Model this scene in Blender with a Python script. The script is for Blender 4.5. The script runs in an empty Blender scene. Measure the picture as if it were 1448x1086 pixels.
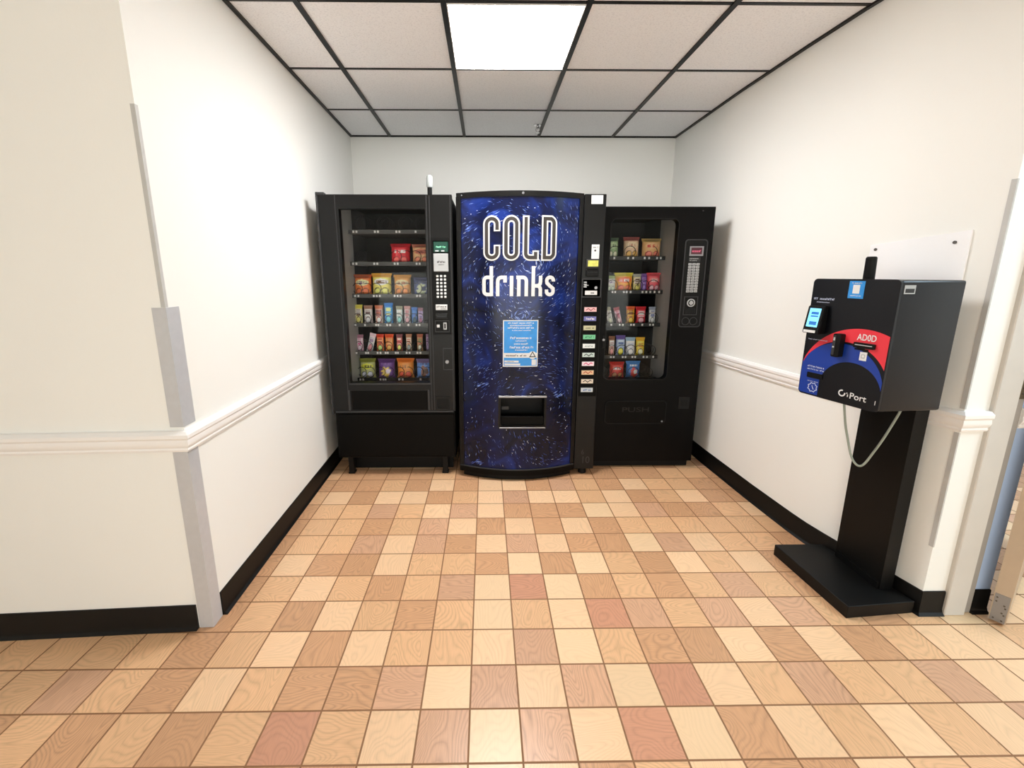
import bpy, bmesh, math, random
from mathutils import Vector, Matrix
R = random.Random(7)
SC = bpy.context.scene
COL = SC.collection

# ------------------------------------------------------------------ helpers
def lin(c):
    return tuple(((v/255.0)/12.92 if v/255.0 <= .04045 else ((v/255.0+.055)/1.055)**2.4) for v in c)

def mat(name, rgb, rough=.5, metal=0., spec=.5, emit=0., bump=0., bscale=200., var=0., vscale=6.):
    m = bpy.data.materials.new(name); m.use_nodes = True
    nt = m.node_tree; b = nt.nodes['Principled BSDF']
    c = lin(rgb)
    b.inputs['Base Color'].default_value = (*c, 1)
    b.inputs['Roughness'].default_value = rough
    b.inputs['Metallic'].default_value = metal
    b.inputs['Specular IOR Level'].default_value = spec
    if emit:
        b.inputs['Emission Color'].default_value = (*c, 1)
        b.inputs['Emission Strength'].default_value = emit
    if bump or var:
        tc = nt.nodes.new('ShaderNodeTexCoord')
    if var:
        n = nt.nodes.new('ShaderNodeTexNoise'); n.inputs['Scale'].default_value = vscale; n.inputs['Detail'].default_value = 4
        nt.links.new(tc.outputs['Object'], n.inputs['Vector'])
        mx = nt.nodes.new('ShaderNodeMix'); mx.data_type = 'RGBA'
        mx.inputs[6].default_value = (*[v*(1-var) for v in c], 1)
        mx.inputs[7].default_value = (*[min(1, v*(1+var)) for v in c], 1)
        nt.links.new(n.outputs['Fac'], mx.inputs[0]); nt.links.new(mx.outputs[2], b.inputs['Base Color'])
    if bump:
        n = nt.nodes.new('ShaderNodeTexNoise'); n.inputs['Scale'].default_value = bscale; n.inputs['Detail'].default_value = 3
        nt.links.new(tc.outputs['Object'], n.inputs['Vector'])
        bp = nt.nodes.new('ShaderNodeBump'); bp.inputs['Strength'].default_value = bump; bp.inputs['Distance'].default_value = .002
        nt.links.new(n.outputs['Fac'], bp.inputs['Height']); nt.links.new(bp.outputs['Normal'], b.inputs['Normal'])
    return m

class MB:
    def __init__(s): s.bm = bmesh.new(); s.mi = 0; s.f = lambda p: p
    def _v(s, p): return s.bm.verts.new(s.f(p))
    def face(s, pts):
        f = s.bm.faces.new([s._v(p) for p in pts]); f.material_index = s.mi; return f
    def box(s, x0, x1, y0, y1, z0, z1, b=0., seg=1):
        v = [s._v((x, y, z)) for x in (x0, x1) for y in (y0, y1) for z in (z0, z1)]
        fs = []
        for q in ((0,1,3,2),(4,6,7,5),(0,4,5,1),(2,3,7,6),(0,2,6,4),(1,5,7,3)):
            f = s.bm.faces.new([v[i] for i in q]); f.material_index = s.mi; fs.append(f)
        if b:
            es = list({e for f in fs for e in f.edges})
            r = bmesh.ops.bevel(s.bm, geom=es, offset=b, segments=seg, profile=.5, affect='EDGES')
            for f in r['faces']: f.material_index = s.mi
    def prism(s, poly, fn, d0, d1):
        """poly: 2D loop; fn(a,b,d)->3D; solid between d0 and d1"""
        n = len(poly)
        A = [s._v(fn(a, b, d0)) for a, b in poly]; B = [s._v(fn(a, b, d1)) for a, b in poly]
        for q in (list(reversed(A)), B):
            f = s.bm.faces.new(q); f.material_index = s.mi
        for i in range(n):
            f = s.bm.faces.new((A[i], A[(i+1) % n], B[(i+1) % n], B[i])); f.material_index = s.mi
    def tube(s, pts, r, n=8, caps=True, closed=False):
        pts = [Vector(p) for p in pts]; rings = []
        N = len(pts); up = None
        for i, p in enumerate(pts):
            a = pts[(i-1) % N] if (i or closed) else p; c = pts[(i+1) % N] if (i < N-1 or closed) else p
            t = (c-a).normalized()
            if up is None:
                up = Vector((0, 0, 1)) if abs(t.z) < .9 else Vector((1, 0, 0))
            e = (up - t*up.dot(t)).normalized(); up = e; g = t.cross(e)
            rr = r[i] if isinstance(r, (list, tuple)) else r
            rings.append([s._v(p + rr*(math.cos(k*2*math.pi/n)*e + math.sin(k*2*math.pi/n)*g)) for k in range(n)])
        for i in range(N if closed else N-1):
            a, b = rings[i], rings[(i+1) % N]
            for k in range(n):
                f = s.bm.faces.new((a[k], a[(k+1) % n], b[(k+1) % n], b[k])); f.material_index = s.mi
        if caps and not closed:
            f = s.bm.faces.new(list(reversed(rings[0]))); f.material_index = s.mi
            f = s.bm.faces.new(rings[-1]); f.material_index = s.mi
    def cyl(s, p0, p1, r0, r1=None, n=28):
        s.tube([p0, p1], [r0, r0 if r1 is None else r1], n)
    def lathe(s, prof, c, n=28):
        rings = [[s._v((c[0]+r*math.cos(2*math.pi*k/n), c[1]+r*math.sin(2*math.pi*k/n), c[2]+z)) for k in range(n)] for r, z in prof]
        for a, b in zip(rings, rings[1:]):
            for k in range(n):
                f = s.bm.faces.new((a[k], a[(k+1) % n], b[(k+1) % n], b[k])); f.material_index = s.mi
        for q in (list(reversed(rings[0])), rings[-1]):
            f = s.bm.faces.new(q); f.material_index = s.mi
    def ring(s, outer, inner, fn, d0, d1):
        """plate with a hole: outer/inner loops of equal length"""
        n = len(outer)
        V = [[s._v(fn(a, b, d)) for a, b in L] for L in (outer, inner) for d in (d0, d1)]
        o0, o1, i0, i1 = V
        for k in range(n):
            j = (k+1) % n
            for q in ((o0[k], o0[j], i0[j], i0[k]), (o1[j], o1[k], i1[k], i1[j]), (o0[j], o0[k], o1[k], o1[j]), (i0[k], i0[j], i1[j], i1[k])):
                f = s.bm.faces.new(q); f.material_index = s.mi
    def build(s, name, mats, parent=None, sharp=35, loc=None):
        bmesh.ops.recalc_face_normals(s.bm, faces=s.bm.faces)
        me = bpy.data.meshes.new(name); s.bm.to_mesh(me); s.bm.free()
        for m in (mats if isinstance(mats, (list, tuple)) else [mats]): me.materials.append(m)
        for p in me.polygons: p.use_smooth = True
        me.set_sharp_from_angle(angle=math.radians(sharp))
        o = bpy.data.objects.new(name, me); COL.objects.link(o)
        if parent: o.parent = parent
        if loc: o.location = loc
        return o

def tag(o, label=None, cat=None, group=None, kind=None):
    if label: o['label'] = label
    if cat: o['category'] = cat
    if group: o['group'] = group
    if kind: o['kind'] = kind
    return o
def thing(name, label, cat, loc=(0, 0, 0), group=None):
    o = bpy.data.objects.new(name, None); COL.objects.link(o); o.location = loc; o.empty_display_size = .1
    return tag(o, label, cat, group)
def struct(o): o['kind'] = 'structure'; return o

def rrect(x0, x1, z0, z1, r, k=6):
    P = []
    for cx, cz, a0 in ((x1-r, z1-r, 0), (x0+r, z1-r, 90), (x0+r, z0+r, 180), (x1-r, z0+r, 270)):
        for i in range(k+1):
            a = math.radians(a0+90*i/k); P.append((cx+r*math.cos(a), cz+r*math.sin(a)))
    return P
def rect_match(x0, x1, z0, z1, k=6):
    """loop on a rectangle matching rrect() point for point"""
    P = []
    for qx, qz, sx, sz in ((x1, z1, 1, 1), (x0, z1, -1, 1), (x0, z0, -1, -1), (x1, z0, 1, -1)):
        e = 1e-4
        for i in range(k+1):
            t = i/k
            first = (qx, qz-sz*e) if sx*sz > 0 else (qx-sx*e, qz)
            last = (qx-sx*e, qz) if sx*sz > 0 else (qx, qz-sz*e)
            if i < k/2: P.append((first[0], first[1]) if i < k/2-1 else ((first[0]+qx)/2, (first[1]+qz)/2))
            elif i == k/2: P.append((qx, qz))
            else: P.append(((last[0]+qx)/2, (last[1]+qz)/2) if i < k/2+2 else last)
    # spread coincident points a hair so that faces are not degenerate
    return [(a+1e-5*math.sin(7*i), b+1e-5*math.cos(5*i)) for i, (a, b) in enumerate(P)]
XZ = lambda a, b, d: (a, d, b)

def stroke(mb, pts, w, fn, d, closed=False, step=.02):
    """flat ribbon of width w along a 2D path, mapped by fn(a,b,d)"""
    P = [Vector(p) for p in pts]
    Q = []
    M = len(P)
    for i in range(M if closed else M-1):
        a, b = P[i], P[(i+1) % M]; n = max(1, int((b-a).length/step))
        for k in range(n): Q.append(a.lerp(b, k/n))
    if not closed: Q.append(P[-1])
    n = len(Q); L = []
    for i in range(n):
        a = Q[i]-Q[i-1] if (i or closed) else Q[1]-Q[0]
        b = Q[(i+1) % n]-Q[i] if (i < n-1 or closed) else Q[i]-Q[i-1]
        a = a.normalized(); b = b.normalized(); t = (a+b)
        t = t.normalized() if t.length > 1e-6 else a
        nn = Vector((-t.y, t.x)); c = max(.5, nn.dot(Vector((-a.y, a.x))))
        L.append((Q[i]+nn*w/2/c, Q[i]-nn*w/2/c))
    vs = [(mb._v(fn(p.x, p.y, d)), mb._v(fn(q.x, q.y, d))) for p, q in L]
    for i in range(n if closed else n-1):
        a, b = vs[i], vs[(i+1) % n]
        f = mb.bm.faces.new((a[0], a[1], b[1], b[0])); f.material_index = mb.mi

def arc(cx, cy, rx, ry, a0, a1, n=8):
    return [(cx+rx*math.cos(math.radians(a0+(a1-a0)*i/n)), cy+ry*math.sin(math.radians(a0+(a1-a0)*i/n))) for i in range(n+1)]

def scribble(mb, x0, x1, z, h, fn, d, rng=R):
    """a line of small print too small to read: rows of letter-sized ticks"""
    x = x0
    while x < x1:
        w = h*rng.uniform(.45, .8)
        if rng.random() < .14: x += h*.45; continue
        e = min(x+w, x1); t = h*.26
        k = rng.randrange(4)
        bars = {0: [(x, x+t, 0, h), (x, e, h-t, h)], 1: [(x, e, 0, t), (x, e, h*.45, h*.45+t), (e-t, e, 0, h*.7)],
                2: [(x, x+t, 0, h*.8), (e-t, e, 0, h*.8)], 3: [(x, e, 0, t), (x, x+t, 0, h*.75), (x, e, h*.5, h*.75)]}[k]
        for a, b, c, g in bars:
            if b > a: mb.face([fn(a, z+c, d), fn(b, z+c, d), fn(b, z+g, d), fn(a, z+g, d)])
        x = e + h*.16

def text_faces(mb, s, x0, x1, z0, z1, fn, d, bold=0.):
    cu = bpy.data.curves.new('t', 'FONT'); cu.body = s; cu.size = 1; cu.offset = bold; cu.resolution_u = 4
    o = bpy.data.objects.new('t', cu); COL.objects.link(o)
    dg = bpy.context.evaluated_depsgraph_get(); me = o.evaluated_get(dg).to_mesh()
    V = [tuple(v.co) for v in me.vertices]; F = [tuple(p.vertices) for p in me.polygons]
    ax = min(v[0] for v in V); bx = max(v[0] for v in V); az = min(v[1] for v in V); bz = max(v[1] for v in V)
    vs = [mb._v(fn(x0+(v[0]-ax)/(bx-ax)*(x1-x0), z0+(v[1]-az)/(bz-az)*(z1-z0), d)) for v in V]
    for f in F:
        try: g = mb.bm.faces.new([vs[i] for i in f]); g.material_index = mb.mi
        except ValueError: pass
    o.evaluated_get(dg).to_mesh_clear()
    bpy.data.objects.remove(o); bpy.data.curves.remove(cu)

# ------------------------------------------------------------------ materials
M_wall = mat('wall_paint', (243, 242, 237), .55, spec=.3, bump=.08, bscale=160)
M_wall_daylit = mat('wall_daylight_tint', (176, 198, 232), .55, spec=.3, bump=.08, bscale=160)  # blue cast of daylight painted into the wall colour
M_rail = mat('gloss_white_paint', (246, 243, 240), .35, bump=.03, bscale=40)
M_base = mat('black_rubber', (9, 8, 7), .45, spec=.3)
M_guard = mat('brushed_steel', (200, 201, 204), .42, metal=.2, var=.06, vscale=40)
M_guardp = mat('grey_bead', (194, 193, 190), .5, var=.1, vscale=12)
M_frame = mat('grey_frame_paint', (206, 200, 192), .5, var=.07, vscale=9)
M_frame_shade = mat('grey_frame_shaded', (160, 154, 147), .5, var=.07, vscale=9)  # same frame paint, darkened to put shade on the rabbet face
M_door = mat('tan_metal_edge', (196, 178, 156), .42, metal=.25, var=.08, vscale=14)
M_black = mat('black_enamel', (10, 10, 10), .36, spec=.28, bump=.03, bscale=500)
M_black2 = mat('black_enamel_dark', (7, 6, 5), .45, spec=.10, bump=.03, bscale=500)
M_soft = mat('black_plastic', (7, 7, 7), .5, spec=.22)
M_edge = mat('dark_grey_trim', (52, 52, 53), .4, spec=.3)
M_inner = mat('inside_liner', (188, 188, 185), .55, var=.05, vscale=20)
M_innerd = mat('inside_back', (34, 34, 33), .7)
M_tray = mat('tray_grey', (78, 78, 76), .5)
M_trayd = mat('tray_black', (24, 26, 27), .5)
M_wire = mat('spiral_wire', (46, 46, 48), .35, metal=.6)
M_white = mat('white_label', (220, 220, 219), .5)
M_print = mat('dark_print', (40, 38, 40), .6)
M_silver = mat('silver', (150, 150, 153), .35, metal=.6)
M_chrome = mat('chrome', (205, 205, 208), .15, metal=1.)
M_lgrey = mat('light_grey_plastic', (176, 178, 178), .4)
M_lens = mat('clear_white_lens', (172, 176, 174), .12, spec=.8)
M_screw = mat('screw_metal', (98, 94, 90), .35, metal=.8)
M_board = mat('white_board', (250, 249, 250), .3, spec=.5)
M_kiosk = mat('kiosk_black', (9, 12, 20), .33, spec=.5, bump=.02, bscale=600)
M_kioskb = mat('kiosk_matt_black', (6, 6, 6), .5, spec=.25)
M_red = mat('print_red', (222, 48, 62), .4)
M_blue = mat('print_blue', (8, 52, 146), .4)
M_cyan = mat('sticker_blue', (44, 140, 214), .4, var=.25, vscale=30)
M_cable = mat('grey_cable', (150, 158, 146), .45)
M_bar = mat('ceiling_bar', (9, 7, 7), .4, spec=.3)
M_green_led = mat('green_display', (8, 66, 52), .3, emit=.15)
M_red_led = mat('red_display', (70, 22, 34), .3, emit=.15)
M_lcd = mat('kiosk_screen', (120, 205, 240), .25, emit=.9)
M_lcdd = mat('kiosk_screen_print', (40, 110, 190), .3, emit=.3)
M_yel = mat('validator_yellow', (206, 204, 96), .35, var=.35, vscale=60)

def glass_mat():
    m = bpy.data.materials.new('window_glass'); m.use_nodes = True; nt = m.node_tree; nt.nodes.clear()
    o = nt.nodes.new('ShaderNodeOutputMaterial'); mx = nt.nodes.new('ShaderNodeMixShader')
    t = nt.nodes.new('ShaderNodeBsdfTransparent'); g = nt.nodes.new('ShaderNodeBsdfGlossy'); fr = nt.nodes.new('ShaderNodeFresnel')
    t.inputs[0].default_value = (.985, .99, .99, 1); g.inputs['Roughness'].default_value = .02; fr.inputs[0].default_value = 1.2
    nt.links.new(fr.outputs[0], mx.inputs[0]); nt.links.new(t.outputs[0], mx.inputs[1]); nt.links.new(g.outputs[0], mx.inputs[2])
    nt.links.new(mx.outputs[0], o.inputs[0]); return m
M_glass = glass_mat()

def attr_mat(name, rough, spec=.5):
    m = bpy.data.materials.new(name); m.use_nodes = True; nt = m.node_tree; b = nt.nodes['Principled BSDF']
    a = nt.nodes.new('ShaderNodeAttribute'); a.attribute_name = 'Col'
    nt.links.new(a.outputs['Color'], b.inputs['Base Color']); b.inputs['Roughness'].default_value = rough; b.inputs['Specular IOR Level'].default_value = spec
    return m
M_foil = attr_mat('printed_foil', .32)

def floor_mat():
    m = bpy.data.materials.new('wood_look_tile'); m.use_nodes = True; nt = m.node_tree; N = nt.nodes; L = nt.links; b = N['Principled BSDF']
    a = N.new('ShaderNodeAttribute'); a.attribute_name = 'Col'
    g = N.new('ShaderNodeAttribute'); g.attribute_name = 'Grain'      # per-tile grain coordinates
    c = N.new('ShaderNodeAttribute'); c.attribute_name = 'Cell'       # 0..1 inside the tile
    w = N.new('ShaderNodeTexNoise'); w.inputs['Scale'].default_value = .62; w.inputs['Detail'].default_value = .6; w.inputs['Distortion'].default_value = .35
    L.new(g.outputs['Vector'], w.inputs['Vector'])
    mp = N.new('ShaderNodeMapping'); mp.inputs['Scale'].default_value = (1.0, 9, 1); L.new(g.outputs['Vector'], mp.inputs['Vector'])
    n2 = N.new('ShaderNodeTexNoise'); n2.inputs['Scale'].default_value = 3; n2.inputs['Detail'].default_value = 4; L.new(mp.outputs[0], n2.inputs['Vector'])
    def math_(op, x, y):
        q = N.new('ShaderNodeMath'); q.operation = op
        for i, v in enumerate((x, y)):
            if v is None: continue
            if isinstance(v, (int, float)): q.inputs[i].default_value = v
            else: L.new(v, q.inputs[i])
        return q.outputs[0]
    ga = math_('MULTIPLY', w.outputs['Fac'], 78.0); ga = math_('SINE', ga, None); ga = math_('POWER', math_('ABSOLUTE', ga, None), .7); ga = math_('MULTIPLY', ga, .5); gb = math_('MULTIPLY', n2.outputs['Fac'], 1.0)
    gr = math_('ADD', ga, gb)                                            # ~0..1.3
    amp = math_('MULTIPLY', a.outputs['Alpha'], 1.0)
    k = math_('SUBTRACT', gr, .84); k = math_('MULTIPLY', k, amp); k = math_('MULTIPLY', k, .46); k = math_('ADD', k, 1.0)
    vm = N.new('ShaderNodeVectorMath'); vm.operation = 'SCALE'; L.new(a.outputs['Color'], vm.inputs[0]); L.new(k, vm.inputs['Scale'])
    sx = N.new('ShaderNodeSeparateXYZ'); L.new(c.outputs['Vector'], sx.inputs[0])
    def edge(s):
        q = math_('SUBTRACT', s, .5); q = math_('ABSOLUTE', q, None); return q
    e = math_('MAXIMUM', edge(sx.outputs[0]), edge(sx.outputs[1]))
    mr = N.new('ShaderNodeMapRange'); mr.inputs[1].default_value = .478; mr.inputs[2].default_value = .486; L.new(e, mr.inputs[0])
    mx = N.new('ShaderNodeMix'); mx.data_type = 'RGBA'; L.new(mr.outputs[0], mx.inputs[0]); L.new(vm.outputs[0], mx.inputs[6])
    mx.inputs[7].default_value = (*lin((138, 98, 66)), 1)
    L.new(mx.outputs[2], b.inputs['Base Color'])
    ro = math_('MULTIPLY', mr.outputs[0], .4); ro = math_('ADD', ro, .3); L.new(ro, b.inputs['Roughness'])
    bp = N.new('ShaderNodeBump'); bp.inputs['Strength'].default_value = .35; bp.inputs['Distance'].default_value = .002; bp.invert = True
    L.new(mr.outputs[0], bp.inputs['Height']); L.new(bp.outputs[0], b.inputs['Normal'])
    b.inputs['Specular IOR Level'].default_value = .4
    return m

def ceil_mat():
    m = mat('ceiling_tile', (226, 220, 214), .8, spec=.2)
    nt = m.node_tree; b = nt.nodes['Principled BSDF']
    tc = nt.nodes.new('ShaderNodeTexCoord'); n = nt.nodes.new('ShaderNodeTexNoise'); n.inputs['Scale'].default_value = 130; n.inputs['Detail'].default_value = 3
    nt.links.new(tc.outputs['Object'], n.inputs['Vector'])
    cr = nt.nodes.new('ShaderNodeValToRGB'); cr.color_ramp.elements[0].position = .3; cr.color_ramp.elements[1].position = .5
    cr.color_ramp.elements[0].color = (*lin((234, 234, 237)), 1); cr.color_ramp.elements[1].color = (*lin((249, 249, 251)), 1)
    nt.links.new(n.outputs['Fac'], cr.inputs[0]); nt.links.new(cr.outputs[0], b.inputs['Base Color'])
    bp = nt.nodes.new('ShaderNodeBump'); bp.inputs['Strength'].default_value = .4; bp.inputs['Distance'].default_value = .003
    nt.links.new(n.outputs['Fac'], bp.inputs['Height']); nt.links.new(bp.outputs[0], b.inputs['Normal'])
    return m

def navy_mat():
    m = bpy.data.materials.new('navy_graphic'); m.use_nodes = True; nt = m.node_tree; N = nt.nodes; L = nt.links; b = N['Principled BSDF']
    tc = N.new('ShaderNodeTexCoord'); n = N.new('ShaderNodeTexNoise'); n.inputs['Scale'].default_value = 4.5; n.inputs['Detail'].default_value = 5; n.inputs['Distortion'].default_value = 1.2
    L.new(tc.outputs['Object'], n.inputs['Vector'])
    cr = N.new('ShaderNodeValToRGB'); E = cr.color_ramp.elements
    E[0].position = .36; E[0].color = (*lin((8, 13, 36)), 1); E[1].position = .72; E[1].color = (*lin((26, 50, 128)), 1)
    q = E.new(.52); q.color = (*lin((13, 22, 62)), 1)
    sp = N.new('ShaderNodeSeparateXYZ'); L.new(tc.outputs['Object'], sp.inputs[0])
    mr = N.new('ShaderNodeMapRange'); mr.inputs[1].default_value = .5; mr.inputs[2].default_value = 1.9; mr.inputs[3].default_value = -.06; mr.inputs[4].default_value = .10
    L.new(sp.outputs[2], mr.inputs[0]); ad = N.new('ShaderNodeMath'); L.new(n.outputs['Fac'], ad.inputs[0]); L.new(mr.outputs[0], ad.inputs[1])
    L.new(ad.outputs[0], cr.inputs[0]); L.new(cr.outputs[0], b.inputs['Base Color'])
    b.inputs['Roughness'].default_value = .2; b.inputs['Specular IOR Level'].default_value = .3
    return m
M_navy = navy_mat()
M_n1 = mat('streak_blue', (46, 78, 168), .3); M_n2 = mat('streak_pale_blue', (122, 150, 214), .3); M_n3 = mat('streak_white', (216, 224, 242), .3)

# ------------------------------------------------------------------ room
H = 2.46
T = .15617
def wl(y): return -1.0088 - .0172*y                                   # left alcove wall
RW = [(1.632, 2.74), (1.640, 1.80), (1.662, 1.27), (1.683, .96), (1.694, .86), (1.712, .77), (1.808, .372)]
YL = .340
def fl_left(x): return .340 + .052*(x+1.015)

CL = {0: (231, 198, 158), 1: (233, 195, 155), 2: (219, 175, 133), 3: (199, 153, 115), 4: (204, 160, 128), 5: (198, 144, 115)}
ROWS = {
 -1: (-11, '23232325214041503121214'), 0: (-11, '22423123340414051242241'.replace(' ', '')),
 1: (-12, '2222232131221402331'+'31321'+'1'), 2: (-12, '23232323123202154241'+'4232'),
 3: (-8, '2321232405032324232'), 4: (-7, '31331223030231213'), 5: (-7, '32241431413304122 3'.replace(' ', '')),
 6: (-7, '3223241313132222'), 7: (-7, '3224214133301433 2'.replace(' ', '')), 8: (-7, '213113214112132133'),
 9: (-7, '333231311342312233'), 10: (-7, '233332323233333223'),
}
def build_floor():
    me = bpy.data.meshes.new('floor')
    V = []; F = []; c4 = []; gr = []; ce = []
    rng = random.Random(3)
    for j in range(-26, 18):
        for i in range(-32, 30):
            k = len(V)
            for dx, dy in ((0, 0), (1, 0), (1, 1), (0, 1)): V.append(((i+dx)*T, (j+dy)*T, 0))
            F.append((k, k+1, k+2, k+3))
            cls = None
            if j in ROWS:
                s0, s = ROWS[j]
                if 0 <= i-s0 < len(s): cls = int(s[i-s0])
            if cls is None: cls = rng.choice((1, 2, 2, 3, 1, 3, 4)) if (i+j) % 2 else rng.choice((1, 2, 1, 2, 3, 0))
            col = lin(CL[cls]); q = rng.uniform(.95, 1.05); col = [min(1, v*q) for v in col]
            amp = {0: .28, 1: .5, 2: .85, 3: 1.05, 4: .95, 5: .8}[cls]*rng.uniform(.8, 1.2)
            rot = rng.random() < .45; ox, oy = rng.uniform(0, 90), rng.uniform(0, 90)
            for dx, dy in ((0, 0), (1, 0), (1, 1), (0, 1)):
                c4.append((*col, amp)); u, v = (dy, dx) if rot else (dx, dy)
                # grain runs along u (wide) and packs along v
                gr.append((ox+v*1.0, oy+u*2.2, 0)); ce.append((dx, dy, 0))
    me.from_pydata(V, [], F)
    a = me.attributes.new('Col', 'FLOAT_COLOR', 'POINT')
    a.data.foreach_set('color', [x for c in c4 for x in c])
    for nm, dat in (('Grain', gr), ('Cell', ce)):
        a = me.attributes.new(nm, 'FLOAT_VECTOR', 'POINT'); a.data.foreach_set('vector', [x for c in dat for x in c])
    me.materials.append(floor_mat())
    o = bpy.data.objects.new('floor', me); COL.objects.link(o); struct(o)
build_floor()

def wall(name, path, z0, z1, m, thick=.1, side=1):
    """vertical wall along a plan path (visible face on the path), thickened behind it"""
    mb = MB(); P = [Vector(p) for p in path]; Q = []
    for i, p in enumerate(P):
        t = (P[min(i+1, len(P)-1)]-P[max(i-1, 0)]).normalized(); Q.append(p+side*thick*Vector((-t.y, t.x)))
    n = len(P)
    a = [mb._v((p.x, p.y, z0)) for p in P]; b = [mb._v((p.x, p.y, z1)) for p in P]
    c = [mb._v((p.x, p.y, z0)) for p in Q]; d = [mb._v((p.x, p.y, z1)) for p in Q]
    for i in range(n-1):
        for q in ((a[i], a[i+1], b[i+1], b[i]), (c[i+1], c[i], d[i], d[i+1]), (b[i], b[i+1], d[i+1], d[i]), (a[i+1], a[i], c[i], c[i+1])): mb.bm.faces.new(q)
    for i in (0, n-1): mb.bm.faces.new((a[i], b[i], d[i], c[i]))
    return struct(mb.build(name, m, sharp=25))
CL0 = (wl(YL), YL)
wall('wall_left', [CL0, (wl(2.74), 2.74)], 0, H, M_wall, side=1)
wall('wall_back', [(wl(2.74), 2.74), (1.632, 2.74)], 0, H, M_wall, side=1)
wall('wall_right', RW, 0, H, M_wall, side=1)
wall('wall_front_left', [(-3.6, fl_left(-3.6)), CL0], 0, H, M_wall, side=1)
wall('wall_front_right', [RW[-1], (1.905, .372)], 0, H, M_wall, side=1)
wall('wall_beyond', [(2.018, .380), (2.092, .380)], 0, H, M_wall_daylit, thick=.06, side=1)
wall('wall_hall_far', [(4.4, -3.4), (-3.6, -3.4)], 0, H, M_wall, side=1)
wall('wall_hall_left', [(-3.6, -3.4), (-3.6, .21)], 0, H, M_wall, side=1)
wall('wall_hall_right', [(4.4, 2.7), (4.4, -3.4)], 0, H, M_wall, side=1)
wall('wall_hall_back', [(1.95, 2.7), (4.4, 2.7)], 0, H, M_wall_daylit, side=1)

# ceiling: tile field and the dark bars that carry it
mb = MB(); mb.box(-3.7, 4.5, -3.5, 2.85, H, H+.08); struct(mb.build('ceiling', ceil_mat()))
GX, GY, G = -.729, 1.545, .6096
mb = MB()
zb0, zb1 = H-.008, H
for k in range(-4, 9):
    x = GX+k*G; mb.box(x-.012, x+.012, -3.4, (2.735 if wl(2)-.05 < x < 1.63 else .36 if x < 0 else 2.7), zb0, zb1)
for m_ in range(-8, 2):
    y = GY+m_*G
    if y > .4: mb.box(wl(y), 1.70 if y < 1 else 1.66, y-.008, y+.008, zb0+.004, zb1)
    else: mb.box(-3.6, 4.4, y-.008, y+.008, zb0+.001, zb1)
def strip(path, w, s):
    for (xa, ya), (xb, yb) in zip(path, path[1:]):
        t = Vector((xb-xa, yb-ya)).normalized(); n = Vector((-t.y, t.x))*w*s
        mb.prism([(xa, ya), (xb, yb), (xb+n.x, yb+n.y), (xa+n.x, ya+n.y)], lambda a, b, d: (a, b, d), zb0-.001, zb1)
strip([CL0, (wl(2.74), 2.74)], .018, -1); strip([(wl(2.74), 2.738), (1.632, 2.738)], .016, -1); strip(RW, .018, -1)
struct(mb.build('trim_1', M_bar))

# chair rail mouldings and rubber baseboards: profile swept along a plan path
RAIL = [(0, 0), (.010, .002), (.013, .010), (.011, .016), (.016, .022), (.020, .034), (.018, .048), (.024, .056), (.024, .068), (.018, .072), (.012, .078), (0, .080)]
COVE = [(0, .103), (.004, .103), (.006, .098), (.006, .022), (.010, .010), (.020, .002), (.020, 0), (0, 0)]
def sweep(name, path, prof, m, z0=0., s=-1, zend=None):
    mb = MB(); P = [Vector(p) for p in path]; n = len(P); L = 0; tot = sum((P[i+1]-P[i]).length for i in range(n-1)); rings = []
    for i, p in enumerate(P):
        if i: L += (P[i]-P[i-1]).length
        ta = (P[i]-P[i-1]).normalized() if i else (P[1]-P[0]).normalized()
        tb = (P[i+1]-P[i]).normalized() if i < n-1 else ta
        t = (ta+tb).normalized(); nn = Vector((-t.y, t.x))*s; c = nn.dot(Vector((-ta.y, ta.x))*s)
        z = z0 if zend is None else z0+(zend-z0)*L/tot
        rings.append([mb._v((p.x+nn.x*a/c, p.y+nn.y*a/c, z+b)) for a, b in prof])
    k = len(prof)
    for a, b in zip(rings, rings[1:]):
        for i in range(k): mb.bm.faces.new((a[i], a[(i+1) % k], b[(i+1) % k], b[i]))
    mb.bm.faces.new(rings[0]); mb.bm.faces.new(list(reversed(rings[-1])))
    return struct(mb.build(name, m, sharp=28))
def sl(path, d): return path
sweep('trim_2', [(-3.6, fl_left(-3.6)), CL0, (wl(2.74), 2.74)], RAIL, M_rail, .742, -1, .722)
sweep('trim_3', RW[:-1]+[RW[-1], (1.898, .372)], RAIL, M_rail, .716, -1, .782)
sweep('trim_4', [(2.020, .380), (2.091, .380)], RAIL, M_rail, .790, -1)
sweep('baseboard_left', [(wl(.40), .40), (wl(2.74), 2.74)], COVE, M_base, 0, -1)
sweep('baseboard_front', [(-3.6, fl_left(-3.6)), (-1.068, fl_left(-1.068))], COVE, M_base, 0, -1)
sweep('baseboard_right', RW+[(1.897, .372)], COVE, M_base, 0, -1)
sweep('baseboard_back', [(wl(2.74)+.02, 2.74), (1.61, 2.74)], COVE, M_base, 0, -1)
sweep('baseboard_beyond', [(2.020, .380), (2.091, .380)], COVE, M_base, 0, -1)

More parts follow.
